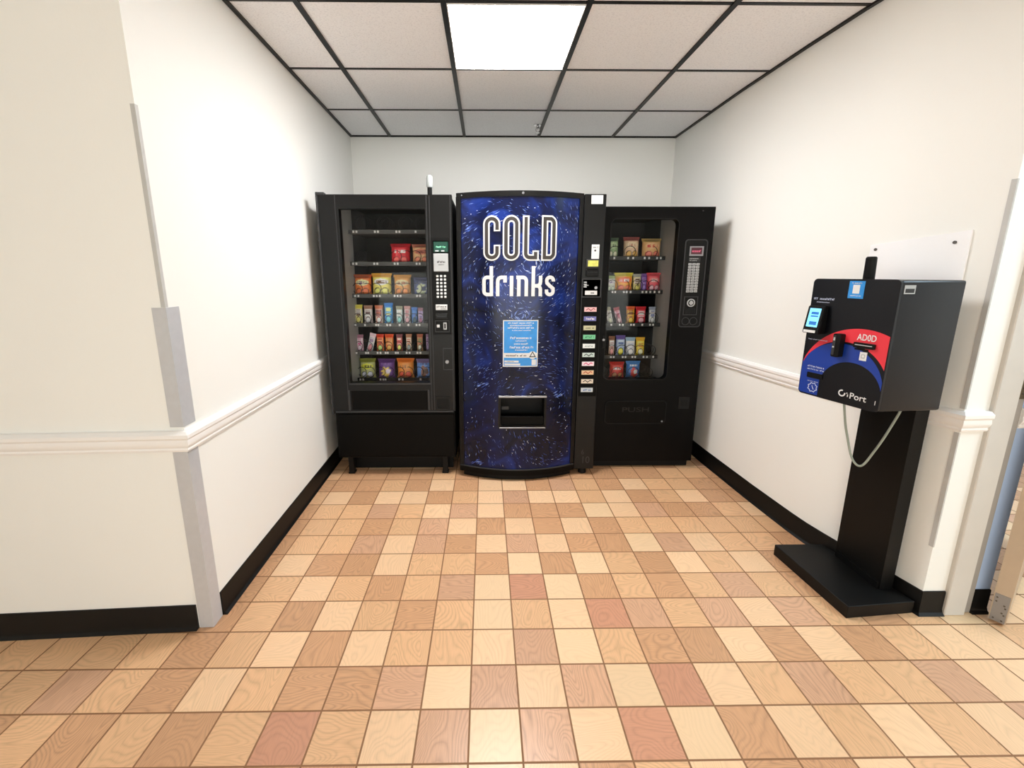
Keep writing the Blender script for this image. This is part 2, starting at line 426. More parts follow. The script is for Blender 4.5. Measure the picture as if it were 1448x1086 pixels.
# steel corner guard on the left corner and the thin grey bead above it
g = thing('corner_guard', 'brushed steel corner guard wrapping the left wall corner from floor to above the white rail', 'corner guard', (CL0[0], CL0[1], 0))
def guard(z0, z1, a, b):
    mb = MB(); t = .003
    f = lambda x: .052*x
    mb.prism([(-a, f(-a)), (-a, f(-a)-t), (t, -t), (t-.0172*b, b), (-.0172*b, b), (0, 0)], lambda x, y, z: (x, y, z), z0, z1)
    return mb
guard(.824, 1.242, .043, .062).build('upper_plate', M_guard, g)
guard(.001, .740, .048, .055).build('lower_plate', M_guard, g)
mb = MB(); mb.prism([(-.013, -.0007), (-.013, -.0018), (.0013, -.0018), (.0010, .012), (0, .012), (0, 0)], lambda x, y, z: (x+CL0[0], y+CL0[1], z), 1.243, 1.86)
struct(mb.build('trim_5', M_guardp))
# bare steel strip on the right corner above and below the rail
mb = MB()
for z0, z1 in ((.30, .774), (.866, 1.66)):
    mb.prism([(-.0035, .014), (-.005, .0135), (-.0014, -.0012), (.004, -.0012), (.004, 0), (0, 0)], lambda x, y, z: (x+RW[-1][0], y+RW[-1][1], z), z0, z1)
struct(mb.build('trim_6', M_guardp))

# grey steel door frame at the right edge, with its hinge leaf, and the door leaf seen edge-on
fr = bpy.data.objects.new('door_1', None); COL.objects.link(fr); struct(fr)
mb = MB(); mb.box(1.898, 1.982, .356, .47, 0, 2.2, .003); struct(mb.build('door_casing', M_frame, fr))
mb = MB(); mb.box(1.982, 2.022, .372, .47, 0, 2.2, .002); struct(mb.build('door_rabbet', M_frame_shade, fr))
mb = MB(); mb.box(1.990, 2.021, .367, .3725, .905, 1.015, .001)
mb.mi = 1
for z in (.925, .945, .975, .995): mb.cyl((2.003, .3675, z), (2.003, .3655, z), .0035, n=10)
mb.mi = 0; mb.cyl((2.020, .366, .905), (2.020, .366, 1.015), .006, n=14)
mb.build('hinge', [mat('aged_brass', (120, 110, 92), .4, metal=.8), M_screw], fr)
dv = Vector((.829, .559)); dn = Vector((dv.y, -dv.x))
dl = thing('door_leaf', 'tan metal edge of an open door standing beyond the grey frame at the far right', 'door', (2.046, .331, 0))
def DM(a, b, z): p = dv*a+dn*b; return (p.x, p.y, z)
mb = MB(); mb.prism([(0, 0), (.85, 0), (.85, .046), (0, .046)], DM, .012, 2.05); mb.build('leaf', [M_door], dl)
mb = MB(); mb.prism([(-.0015, .003), (.0, .003), (.0, .043), (-.0015, .043)], DM, .013, .13)
mb.mi = 1
for b, z in ((.010, .112), (.010, .095), (.032, .085), (.036, .075), (.030, .052), (.036, .045), (.012, .022), (.034, .020)):
    mb.prism([(-.003, b-.0025), (-.0015, b-.0025), (-.0015, b+.0025), (-.003, b+.0025)], DM, z, z+.005)
mb.build('pivot_plate', [M_silver, M_screw], dl)

# white board screwed to the right wall
def rwp(y):
    a, b = RW[-2], RW[-1]; t = (y-a[1])/(b[1]-a[1]); return a[0]+(b[0]-a[0])*t
wt = Vector((RW[-1][0]-RW[-2][0], RW[-1][1]-RW[-2][1])).normalized(); wn = Vector((wt.y, -wt.x))
if wn.x > 0: wn = -wn
bd = thing('wall_board', 'white board screwed flat to the right wall behind the payment kiosk', 'board', (RW[-2][0]+wn.x*.0005, RW[-2][1]+wn.y*.0005, 1.18))
def BM(a, z, d): p = wt*a+wn*d; return (p.x, p.y, z)
mb = MB(); mb.prism([(-.005, -.10), (.325, -.10), (.325, .325), (-.005, .292)], BM, 0, .006); mb.build('panel', M_board, bd)
for a, z in ((.018, .273), (.282, .285)):
    mb = MB(); mb.prism([(a+.006*math.cos(k*math.pi/6), z+.006*math.sin(k*math.pi/6)) for k in range(12)], BM, .006, .009); mb.build('screw', M_screw, bd)

# ------------------------------------------------------------------ ceiling light and sprinkler
lx0, lx1, ly0, ly1 = GX+G+.012, GX+2*G-.012, GY-G+.012, GY-.012
t = thing('ceiling_light', 'bright square white light panel set in the tiled ceiling', 'ceiling light', ((lx0+lx1)/2, (ly0+ly1)/2, H))
hx, hy = (lx1-lx0)/2, (ly1-ly0)/2
mb = MB(); mb.ring(rect_match(-hx, hx, -hy, hy, 6), rrect(-hx+.005, hx-.005, -hy+.005, hy-.005, .002, 6), lambda a, b, d: (a, b, d), -.007, -.0005); mb.build('frame', M_rail, t)
mb = MB(); mb.box(-hx+.006, hx-.006, -hy+.006, hy-.006, -.006, -.0008); LIGHTM = mat('light_diffuser', (254, 254, 255), .5, emit=42.); mb.build('diffuser', LIGHTM, t)

t = thing('fire_sprinkler', 'small chrome fire sprinkler hanging from the ceiling near the back wall', 'sprinkler', (.452, 2.46, H))
mb = MB(); mb.lathe([(.030, 0), (.030, -.004), (.018, -.010), (.012, -.010)], (0, 0, 0)); mb.build('escutcheon', M_chrome, t)
mb = MB(); mb.lathe([(.011, -.008), (.011, -.02), (.007, -.024), (.006, -.03)], (0, 0, 0))
for s in (-1, 1): mb.tube([(s*.008, 0, -.02), (s*.015, 0, -.03), (s*.012, 0, -.042), (0, 0, -.052)], .002, 8)
mb.build('frame_arms', M_chrome, t)
mb = MB(); mb.lathe([(.004, -.05), (.016, -.053), (.017, -.055), (.004, -.056)], (0, 0, 0)); mb.build('deflector', M_chrome, t)

# ------------------------------------------------------------------ packets
def packet(name, x, y, z, w, h, spec, label, group, tilt=0., lean=0., th=None, cat='snack packet'):
    nu, nv = 22, 30; th = th or w*.26
    rng = random.Random(label)
    base, top, logo, ink, pic, rim = [tuple(min(.92, v*1.35+.004) for v in lin(c)) for c in spec[:6]]; mode = spec[6]
    cols = [rng.random() for _ in range(60)]
    def colour(u, v):
        c = base
        if v > .83: c = top
        if mode == 'bag':
            if ((u-.5)/.40)**2+((v-.63)/.14)**2 < 1:
                c = logo
                k = int(u*24)
                if abs(v-.63) < .065 and .2 < u < .8 and cols[k] > .35 and (cols[k+20] < .5 or abs(v-.63) > .02): c = ink
            for cx, r in ((.30, .19), (.70, .20)):
                d = math.hypot((u-cx)/1., (v-.22)*1.15)
                if d < r: c = pic if (d < r*.78) else rim
        elif mode == 'bar':
            if .45 < v < .80:
                if .22 < u < .78 and cols[int(v*34)] > .4: c = ink
                elif .1 < u < .9: c = logo
            d = math.hypot((u-.5)*.8, (v-.24)*1.3)
            if d < .26: c = pic if d < .2 else rim
        elif mode == 'pict':
            if .72 < v < .82 and .2 < u < .8 and cols[int(u*24)] > .4: c = ink
            if math.hypot((u-.5), (v-.36)) < .2+.14*cols[int((math.atan2(v-.36, u-.5)+3.2)*3)]: c = pic
            if math.hypot(u-.62, v-.4) < .13: c = rim
        return c
    me = bpy.data.meshes.new(name); V = []; F = []; C = []
    for sgn in (-1, 1):
        o = len(V)
        for b in range(nv+1):
            v = b/nv
            seal = min(1, max(0, (min(v, 1-v)-.055)/.16)); pr = math.sin(seal*math.pi/2)
            ww = w*(1-.10*pr) if mode != 'box' else w
            for a in range(nu+1):
                u = a/nu
                e = max(0, 1-abs(2*u-1)**2.4)**.6
                d = .0012+th/2*pr*e + (.0012*math.sin(a*2.2+b*.5)*pr)
                if seal == 0: d = .0012+.0006*(b % 2)
                px = (u-.5)*ww; pz = v*h
                V.append((px + lean*pz, sgn*d + .0, pz)); C.append((*(colour(u, v)), 1))
        for b in range(nv):
            for a in range(nu):
                i = o+b*(nu+1)+a
                q = (i, i+1, i+nu+2, i+nu+1); F.append(q if sgn < 0 else q[::-1])
    n1 = (nu+1)*(nv+1)
    for b in range(nv):
        for a in (0, nu):
            i = b*(nu+1)+a; q = (i, i+nu+1, n1+i+nu+1, n1+i); F.append(q if a == 0 else q[::-1])
    for a in range(nu):
        for b in (0, nv):
            i = b*(nu+1)+a; q = (i, i+1, n1+i+1, n1+i); F.append(q[::-1] if b == 0 else q)
    me.from_pydata(V, [], F); at = me.attributes.new('Col', 'FLOAT_COLOR', 'POINT'); at.data.foreach_set('color', [k for c in C for k in c])
    me.materials.append(M_foil)
    for p in me.polygons: p.use_smooth = True
    o = bpy.data.objects.new(name, me); COL.objects.link(o); o.location = (x, y, z); o.rotation_euler = (math.radians(-3), math.radians(tilt), 0)
    return tag(o, label, cat, group)

def coil(cx, y0, cz, r, par, turns=4, pitch=.045):
    mb = MB(); n = 18; pts = []
    for i in range(int(turns*n)+1):
        a = math.pi*1.5+2*math.pi*i/n; pts.append((cx+r*math.cos(a), y0+pitch*i/n, cz+r*math.sin(a)))
    mb.tube(pts, .0021, 6); return mb.build('coil', M_wire, par)

def tray(par, x0, x1, yf, z, depth, tags, m):
    mb = MB(); mb.box(x0, x1, yf, yf+.004, z-.013, z+.013, .001); mb.box(x0, x1, yf+.004, yf+depth, z-.011, z-.007)
    t = mb.build('tray', m, par)
    for x in tags:
        mb = MB(); mb.box(x-.006, x+.006, yf-.0015, yf, z-.007, z+.007)
        mb.build('price_tag', M_white, t)
    return t

# ------------------------------------------------------------------ left snack machine
X1, Y1 = -.95, 1.62
m1 = thing('snack_machine', 'black glass-front snack machine with keypad column and an aerial on top, at the left wall', 'vending machine', (X1, Y1, 0))
mb = MB()
mb.box(0, .018, .05, .88, .13, 1.805, .003); mb.box(.782, .80, .05, .88, .13, 1.805, .003)
mb.box(.018, .782, .86, .88, .13, 1.80); mb.box(.018, .782, .05, .86, 1.785, 1.805); mb.box(.018, .782, .05, .86, .13, .46)
mb.box(.655, .782, .052, .86, .46, 1.785); mb.box(.018, .655, .052, .86, .46, .60)
mb.build('cabinet', M_black2, m1)
mb = MB(); mb.ring(rect_match(0, .80, .462, 1.817), rrect(.118, .636, .655, 1.735, .006), XZ, 0, .05)
mb.build('door', M_black, m1)
mb = MB()
for x in (.100, .646, .664, .789): mb.box(x-.0022, x+.0022, -.003, 0, .47, 1.812)
mb.box(.012, .788, -.006, 0, .455, .464); mb.box(-.014, -.002, -.004, .05, .44, 1.83, .003); mb.box(-.014, .04, -.006, .03, 1.812, 1.829, .004)
mb.box(.112, .642, -.0035, 0, .644, .652)
mb.build('door_trim', M_edge, m1)
mb = MB(); mb.box(.116, .638, .018, .024, .653, 1.737); mb.build('window_pane', M_glass, m1)
mb = MB(); mb.box(.096, .104, .05, .30, .60, 1.785); mb.build('liner', M_inner, m1)
mb = MB(); mb.box(.652, .655, .05, .70, .60, 1.785); mb.box(.104, .652, .64, .66, .60, 1.785); mb.box(.086, .096, .05, .66, .60, 1.785); mb.box(.104, .652, .05, .66, .602, .606); mb.box(.096, .104, .30, .66, .60, 1.785)
mb.build('compartment', M_innerd, m1)
TR1 = [1.621, 1.417, 1.206, 1.010, .817, .628]
tg = [[.14, .16, .28, .30, .42, .44, .545], [.125, .147, .265, .285, .40, .42, .545, .565], [.125, .147, .25, .27, .29, .39, .41, .43, .54, .56],
      [.115, .18, .255, .27, .33, .35, .415, .475, .53, .55], [.11, .175, .19, .255, .275, .31, .325, .38, .395, .455, .475, .53, .55],
      [.125, .145, .265, .285, .30, .395, .42, .545]]
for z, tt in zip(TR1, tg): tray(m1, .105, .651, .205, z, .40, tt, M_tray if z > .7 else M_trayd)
for x in (.19, .33, .47, .58): coil(x, .212, 1.629+.048, .045, m1)
for x in (.165, .305, .405, .475, .535, .60): coil(x, .212, 1.425+.040, .038, m1)
for x in (.135, .200, .262, .335, .41, .47, .535, .60): coil(x, .212, 1.214+.040, .036, m1)
for x in (.122, .192, .262, .333, .403, .458, .508, .548): coil(x, .212, 1.018+.036, .031, m1)
for x in (.120, .188, .262, .326, .395, .460, .530, .59): coil(x, .212, .825+.036, .029, m1)
for x in (.130, .190, .262, .325, .395, .46, .53, .59): coil(x, .212, .636+.040, .034, m1)
# keypad column
mb = MB(); mb.ring(rect_match(.668, .786, .972, 1.566), rrect(.676, .779, .980, 1.552, .006), XZ, -.012, 0); mb.build('column_frame', M_soft, m1)
mb = MB(); mb.box(.676, .779, -.003, 0, .980, 1.552); mb.build('column_panel', M_soft, m1)
mb = MB(); mb.box(.684, .773, -.008, -.003, 1.482, 1.545, .003); mb.mi = 1
scribble(mb, .700, .757, 1.508, .010, XZ, -.0085); mb.mi = 2; mb.box(.694, .715, -.009, -.008, 1.486, 1.493); mb.box(.731, .750, -.009, -.008, 1.486, 1.493)
mb.build('display', [M_green_led, mat('green_text', (150, 226, 190), .4, emit=.6), M_white], m1)
mb = MB(); mb.box(.681, .773, -.010, -.003, 1.365, 1.474, .003); mb.mi = 1; scribble(mb, .704, .752, 1.418, .012, XZ, -.0105); scribble(mb, .712, .745, 1.404, .006, XZ, -.0105)
mb.build('card_reader', [M_lgrey, M_print], m1)
for r in range(7):
    for c in range(3):
        mb = MB(); x = .703+c*.0235; z = 1.338-r*.0212; mb.box(x-.007, x+.007, -.009, -.003, z-.0065, z+.0065, .002); mb.build('key', M_white, m1)
mb = MB(); mb.box(.688, .761, -.006, -.003, 1.128, 1.163, .001); mb.mi = 1; scribble(mb, .694, .752, 1.145, .009, XZ, -.0066); scribble(mb, .72, .752, 1.133, .006, XZ, -.0066)
mb.build('price_label', [M_white, M_print], m1)
mb = MB(); mb.box(.686, .762, -.010, -.003, 1.072, 1.106, .003); mb.box(.692, .756, -.014, -.010, 1.080, 1.090, .002); mb.build('coin_slot', M_black, m1)
mb = MB(); mb.ring(rect_match(.680, .772, .988, 1.062), rrect(.684, .768, .992, 1.058, .003), XZ, -.007, -.003); mb.build('coin_bezel', M_edge, m1)
mb = MB(); mb.box(.692, .710, -.006, -.003, 1.018, 1.036, .001); mb.build('coin_sticker', M_white, m1)
mb = MB(); mb.box(.733, .755, -.008, -.003, 1.004, 1.050, .002); mb.mi = 1; mb.box(.739, .749, -.0085, -.008, 1.012, 1.042); mb.build('return_lever', [M_lgrey, M_print], m1)
# lock and coin-return cup
mb = MB(); mb.box(.730, .790, -.003, 0, .880, .886); mb.box(.728, .786, -.003, 0, .740, .745); mb.box(.726, .730, -.002, 0, .740, .886); mb.build('lock_plate', M_edge, m1)
mb = MB(); mb.cyl((.752, -.010, .795), (.752, 0, .795), .011, n=20); mb.build('lock', M_silver, m1)
mb = MB(); mb.ring(rect_match(.672, .766, .472, .562), rrect(.680, .758, .482, .548, .006), XZ, -.006, 0); mb.build('coin_return_frame', M_black, m1)
mb = MB(); mb.box(.680, .758, -.001, .0, .482, .548); mb.build('coin_return_cup', M_soft, m1)
# delivery flap, kick panel, legs
mb = MB(); mb.box(.122, .616, -.004, 0, .474, .602, .002); mb.build('delivery_flap', M_black2, m1)
for x in (.108, .628):
    mb = MB(); mb.box(x-.006, x+.006, -.007, 0, .470, .606, .002); mb.build('flap_guide', M_edge, m1)
mb = MB(); mb.box(.004, .796, .012, .05, .13, .452, .003); mb.mi = 1; mb.box(.012, .788, .004, .012, .150, .440, .002); mb.build('kick_panel', [M_black2, M_black2], m1)
for x, y in ((.075, .06), (.72, .06), (.075, .82), (.72, .82)):
    mb = MB(); mb.box(x-.018, x+.018, y-.02, y+.02, .012, .131, .002); mb.box(x-.022, x+.022, y-.024, y+.024, 0, .012, .002); mb.build('leg', M_soft, m1)
mb = MB(); mb.box(.03, .77, .125, .135, .004, .131); mb.build('under_shade_panel', M_soft, m1)  # black sheet standing in for the shadow under the cabinet
# aerial with white lens
mb = MB(); mb.cyl((.654, .13, 1.805), (.654, .13, 1.835), .021, n=24); mb.cyl((.654, .13, 1.835), (.654, .13, 1.880), .015, n=24)
a = mb.build('aerial', M_black, m1)
mb = MB(); mb.lathe([(.017, 0), (.020, .006), (.020, .052), (.017, .066), (.009, .072), (.002, .074)], (.654, .13, 1.880)); mb.build('aerial_lens', M_lens, a)

G1 = ['snack bags on the second shelf of the left machine', 'snack bags on the third shelf of the left machine', 'snack packets on the fourth shelf of the left machine', 'snack bars on the fifth shelf of the left machine', 'snack bags on the bottom shelf of the left machine']
def p1(x0, x1, row, h, spec, label, bar=False, **k):
    z = TR1[row]-.006
    packet('snack_bar' if bar else 'chip_bag', X1+(x0+x1)/2, Y1+.262, z, x1-x0, h, spec, label, G1[row-1], cat='snack bar' if bar else 'snack bag', th=min(.075, (x1-x0)*.5), **k)
W = (245, 240, 235); DK = (50, 36, 34)
p1(.363, .500, 1, .138, ((196, 40, 52), (176, 34, 46), (205, 46, 58), W, (232, 96, 90), (120, 20, 26), 'bag'), 'bright red chip bag with white script on the second shelf of the left machine')
p1(.506, .640, 1, .135, ((206, 166, 120), (176, 104, 84), (190, 110, 84), (120, 50, 40), (230, 130, 100), (110, 60, 40), 'bag'), 'tan and rust chip bag beside the bright red one in the left machine')
p1(.105, .228, 2, .148, ((216, 118, 56), (160, 70, 34), (230, 214, 160), (90, 50, 110), (226, 110, 60), (96, 44, 22), 'bag'), 'orange chip bag with cream logo band, leftmost on the third shelf of the left machine')
p1(.226, .364, 2, .156, ((236, 208, 110), (226, 160, 60), (246, 240, 214), (110, 76, 30), (240, 226, 120), (60, 46, 16), 'bag'), 'tall yellow chip bag on the third shelf of the left machine')
p1(.374, .496, 2, .145, ((206, 150, 84), (196, 140, 60), (206, 196, 150), (150, 90, 60), (226, 140, 80), (90, 50, 30), 'bag'), 'brown and tan chip bag between the yellow and navy bags in the left machine')
p1(.506, .632, 2, .128, ((72, 84, 128), (54, 60, 100), (120, 130, 170), (30, 34, 70), (180, 190, 160), (50, 60, 96), 'pict'), 'dull navy chip bag at the right end of the third shelf in the left machine')
p1(.098, .152, 3, .140, ((226, 206, 140), (206, 196, 80), W, (120, 90, 60), (236, 206, 110), (70, 50, 30), 'bar'), 'cream and yellow snack packet leftmost on the fourth shelf of the left machine', True)
p1(.160, .222, 3, .135, ((206, 196, 196), (170, 130, 110), W, (120, 96, 96), (220, 212, 214), (80, 66, 66), 'bar'), 'silver grey snack packet on the fourth shelf of the left machine', True)
p1(.236, .292, 3, .135, ((214, 190, 172), (200, 120, 90), (90, 80, 110), (230, 120, 90), (240, 226, 214), (170, 50, 50), 'bar'), 'beige snack packet with a red ring beside the bright blue pouch in the left machine', True)
p1(.300, .362, 3, .152, ((52, 140, 210), (40, 120, 204), (70, 160, 226), (200, 220, 150), (110, 200, 236), (20, 60, 110), 'bar'), 'bright blue pouch, tallest packet on the fourth shelf of the left machine', True)
p1(.382, .428, 3, .130, ((190, 220, 222), (150, 150, 130), (226, 240, 240), (120, 150, 150), (150, 226, 210), (40, 80, 76), 'bar'), 'pale mint snack bar right of the bright blue pouch in the left machine', True)
p1(.437, .482, 3, .130, ((236, 204, 208), (190, 150, 150), (246, 230, 232), (190, 130, 140), (240, 170, 180), (110, 60, 70), 'bar'), 'pale pink snack bar on the fourth shelf of the left machine', True)
p1(.488, .530, 3, .122, ((64, 118, 190), (70, 120, 200), (80, 140, 210), (60, 110, 190), (30, 80, 100), (16, 50, 66), 'bar'), 'blue snack packet with teal foot on the fourth shelf of the left machine', True)
p1(.533, .570, 3, .118, ((184, 166, 204), (150, 110, 130), (200, 180, 214), (130, 110, 170), (176, 110, 150), (80, 60, 100), 'bar'), 'lilac snack bar at the right end of the fourth shelf in the left machine', True)
p1(.096, .146, 4, .125, ((216, 180, 196), (150, 96, 120), (236, 210, 222), (190, 90, 140), (230, 196, 210), (130, 70, 96), 'bar'), 'pink snack bar leftmost on the fifth shelf of the left machine', True)
p1(.160, .206, 4, .138, ((240, 222, 228), (220, 190, 200), W, (150, 130, 160), (226, 150, 160), (180, 70, 90), 'bar'), 'white and pink snack bar leaning right, fifth shelf of the left machine', True, tilt=14)
p1(.236, .290, 4, .128, ((226, 120, 66), (200, 60, 36), (236, 150, 96), (170, 60, 30), (190, 216, 120), (60, 70, 30), 'bar'), 'red snack bar with green foot on the fifth shelf of the left machine', True)
p1(.296, .358, 4, .128, ((230, 124, 66), (214, 80, 40), (236, 166, 96), (190, 70, 30), (240, 166, 70), (130, 50, 20), 'bar'), 'wide orange snack packet on the fifth shelf of the left machine', True)
p1(.374, .420, 4, .128, ((176, 110, 96), (120, 66, 70), (206, 96, 96), (230, 200, 190), (236, 216, 110), (80, 60, 20), 'bar'), 'maroon snack bar with yellow foot on the fifth shelf of the left machine', True)
p1(.442, .484, 4, .128, ((206, 184, 160), (170, 120, 90), (226, 210, 196), (190, 120, 90), (150, 160, 160), (60, 66, 66), 'bar'), 'beige and grey snack bar on the fifth shelf of the left machine', True)
p1(.518, .562, 4, .128, ((186, 150, 110), (170, 96, 70), (190, 120, 90), (120, 140, 80), (236, 226, 200), (110, 90, 60), 'bar'), 'brown snack bar with cream foot on the fifth shelf of the left machine', True)
p1(.582, .606, 4, .128, ((176, 150, 186), (130, 100, 130), (190, 170, 200), (120, 90, 130), (160, 140, 180), (90, 70, 110), 'bar'), 'narrow mauve snack bar at the right end of the fifth shelf in the left machine', True)
p1(.108, .224, 5, .145, ((176, 176, 110), (120, 124, 40), (226, 222, 60), (90, 84, 20), (196, 196, 206), (70, 70, 80), 'bag'), 'olive yellow and silver chip bag leftmost on the bottom shelf of the left machine')
p1(.238, .362, 5, .142, ((96, 58, 128), (82, 50, 110), (110, 66, 140), (120, 70, 150), (226, 186, 90), (220, 200, 220), 'pict'), 'purple chip bag on the bottom shelf of the left machine')
p1(.370, .496, 5, .145, ((232, 130, 48), (222, 110, 36), (232, 140, 60), (150, 90, 60), (232, 84, 56), (120, 36, 24), 'bag'), 'bright orange chip bag on the bottom shelf of the left machine')
p1(.508, .626, 5, .140, ((96, 140, 206), (120, 106, 150), (220, 226, 236), (60, 80, 140), (140, 96, 80), (80, 50, 40), 'pict'), 'sky blue chip bag, rightmost on the bottom shelf of the left machine')

# ------------------------------------------------------------------ cold drinks machine
X2, Y2 = -.13, 1.62
m2 = thing('drinks_machine', 'tall cold drinks machine with bowed navy front and white lettering, in the middle', 'vending machine', (X2, Y2, 0))
HW, XC = .382, .392
def bow(x):
    q = (x-XC)/HW; return .012-.095*max(0, 1-q*q)
def B2(x, z, d): return (x, bow(x)-d, z)
mb = MB(); mb.box(0, .913, .06, .87, .045, 1.815, .003); mb.build('cabinet', M_black2, m2)
# bowed door shell: frame, bottom lip, top cap
mb = MB()
def bowstrip(x0, x1, z0, z1, d0, yb, n=24):
    xs = [x0+(x1-x0)*i/n for i in range(n+1)]
    A = [[mb._v((x, bow(x)-d0, z)) for x in xs] for z in (z0, z1)]; Bk = [[mb._v((x, yb, z)) for x in xs] for z in (z0, z1)]
    for i in range(n):
        for q in ((A[0][i], A[0][i+1], A[1][i+1], A[1][i]), (Bk[0][i+1], Bk[0][i], Bk[1][i], Bk[1][i+1]), (A[1][i], A[1][i+1], Bk[1][i+1], Bk[1][i]), (A[0][i+1], A[0][i], Bk[0][i], Bk[0][i+1])):
            f = mb.bm.faces.new(q); f.material_index = mb.mi
    for i in (0, n):
        f = mb.bm.faces.new((A[0][i], A[1][i], Bk[1][i], Bk[0][i])); f.material_index = mb.mi
bowstrip(.006, .778, 1.795, 1.826, .006, .06); bowstrip(.006, .034, .070, 1.795, .006, .06, 3); bowstrip(.752, .778, .070, 1.795, .006, .06, 3)
mb.build('door_frame', M_black, m2)
mb = MB(); bowstrip(.004, .780, .040, .078, .010, .06); mb.mi = 1; bowstrip(.004, .780, .078, .083, .013, .06); mb.build('bottom_lip', [M_black2, M_edge], m2)
mb = MB(); bowstrip(.03, .76, .0, .040, -.02, .10); mb.build('toe_plate', M_soft, m2)
# navy panel with delivery opening
hx0, hx1, hz0, hz1 = .268, .566, .378, .584
mb = MB()
xs = sorted({.030+(.756-.030)*i/44 for i in range(45)} | {hx0, hx1}); zs = [.083, hz0, hz1, 1.1, 1.6, 1.797]
g_ = [[mb._v(B2(x, z, 0)) for x in xs] for z in zs]
for j in range(len(zs)-1):
    for i in range(len(xs)-1):
        if zs[j] == hz0 and hx0-1e-6 <= xs[i] < hx1-1e-6: continue
        mb.bm.faces.new((g_[j][i], g_[j][i+1], g_[j+1][i+1], g_[j+1][i]))
rng = random.Random(21)
def streak(x, z, a, L, w, mi):
    dx, dz = math.cos(a)*L/2, math.sin(a)*L/2; nx, nz = -math.sin(a)*w/2, math.cos(a)*w/2
    P = [(x-dx, z-dz), (x+nx, z+nz), (x+dx, z+dz), (x-nx, z-nz)]
    for p in P:
        if not (.036 < p[0] < .750 and .09 < p[1] < 1.79): return
        if hx0-.012 < p[0] < hx1+.012 and hz0-.012 < p[1] < hz1+.012: return
    mb.mi = mi; mb.face([B2(p[0], p[1], .0007) for p in P])
for i in range(2300):
    x, z = rng.uniform(.04, .75), rng.uniform(.1, 1.78)
    cx, cz = (.40, 1.36) if z > .95 else (.62, .50)
    r = math.hypot(x-cx, z-cz); a = math.atan2(z-cz, x-cx)+math.pi/2*.75+rng.uniform(-.35, .35)
    dens = .35+.65*math.sin(x*7+z*5)**2
    if z < .7: dens *= .7
    if rng.random() > dens: continue
    k = rng.random(); mi = 1 if k < (.55 if z > .9 else .72) else 2 if k < .93 else 3
    streak(x, z, a, rng.uniform(.010, .032), rng.uniform(.0013, .0030), mi)
for i in range(26):                                                     # swirl of pale arcs beside the lettering
    a0 = rng.uniform(0, 6.28); r = rng.uniform(.02, .09); streak(.45+r*1.2*math.cos(a0), 1.41+r*math.sin(a0), a0+1.57, rng.uniform(.02, .05), .0036, rng.choice((2, 2, 3)))
for i in range(26):
    a0 = rng.uniform(0, 6.28); r = rng.uniform(.01, .06); streak(.40+r*1.2*math.cos(a0), 1.10+r*.8*math.sin(a0), a0+1.57, rng.uniform(.02, .045), .0045, rng.choice((1, 2, 2)))
for x, z in ((.16, .66), (.66, .585), (.12, .115), (.10, 1.62), (.22, 1.70)):
    for i in range(12): streak(x+rng.uniform(-.03, .03), z+rng.uniform(-.018, .018), .5+rng.uniform(-.2, .2), rng.uniform(.02, .045), .005, rng.choice((1, 1, 2)))
for i in range(90):
    x, z = rng.uniform(.05, .74), rng.uniform(.1, 1.77); streak(x, z, .78, .006, .006, 3)
mb.build('front_panel', [M_navy, M_n1, M_n2, M_n3], m2)
# lettering
def LX(a, b):
    px, py = 670+a/7.238, 290+b/7.238; return (.164+(px-682)*.004224, 1.689-(py-304)*.00403)
def path(*seg): return [LX(a, b) for a, b in seg]
def ar(cx, cy, rx, ry, a0, a1, n=7): return [(cx+rx*math.cos(math.radians(a0+(a1-a0)*i/n)), cy-ry*math.sin(math.radians(a0+(a1-a0)*i/n))) for i in range(n+1)]
U = .004224/7.238
mb = MB()
cp = [(236, 262)]+[(236, 188)]+ar(182, 188, 54, 55, 0, 180, 12)[1:]+ar(182, 482, 54, 53, 180, 360, 12)+[(236, 402)]
op = ar(381, 188, 54, 55, 0, 180, 12)+ar(381, 482, 54, 53, 180, 360, 12)
lp = [(529, 104)]+ar(572, 492, 43, 43, 180, 270, 6)+[(632, 535), (632, 462)]
dp = [(724, 133), (790, 133)]+ar(776, 180, 44, 47, 60, 0, 4)+ar(776, 488, 44, 47, 0, -60, 4)+[(790, 535), (724, 535)]
for P, cl in ((cp, 0), (op, 1), (lp, 0), (dp, 1)):
    mb.mi = 0; stroke(mb, [LX(*p) for p in P], 66*U, B2, .0016, cl)
    Q = P if cl else [(P[0][0]*.84+P[1][0]*.16 if 0 else P[0][0], P[0][1]+(-14 if P is cp else 14))]+P[1:-1]+[(P[-1][0], P[-1][1]+14)]
    mb.mi = 1; stroke(mb, [LX(*p) for p in Q], 35*U, B2, .0026, cl)
mb.mi = 0
w = 37*U
for P in ([(178, 625), (178, 948)], [(178, 745)]+ar(135, 780, 34, 35, 90, 180, 5)+ar(135, 895, 34, 35, 180, 270, 5)+[(178, 930)],
          [(244, 948), (244, 795)]+ar(284, 785, 40, 40, 180, 90, 5)[1:]+[(320, 745), (320, 800)], [(387, 728), (387, 948)],
          [(436, 745), (505, 745)]+ar(505, 785, 36, 40, 90, 0, 5)[1:]+[(541, 948)], [(463, 728), (463, 948)],
          [(613, 625), (613, 948)], [(690, 728), (690, 790)]+ar(655, 795, 35, 40, 0, -90, 4)[1:]+[(613, 836)], [(640, 836)]+ar(655, 876, 35, 40, 90, 0, 4)+[(690, 948)],
          [(828, 790)]+ar(792, 780, 36, 36, 0, 180, 8)+[(760, 806), (790, 836), (826, 866)]+ar(792, 895, 36, 36, 0, -180, 8)+[(756, 876)]):
    stroke(mb, [LX(*p) for p in P], w, B2, .0016)
mb.build('lettering', [M_white, mat('letter_fill', (52, 46, 42), .5)], m2)
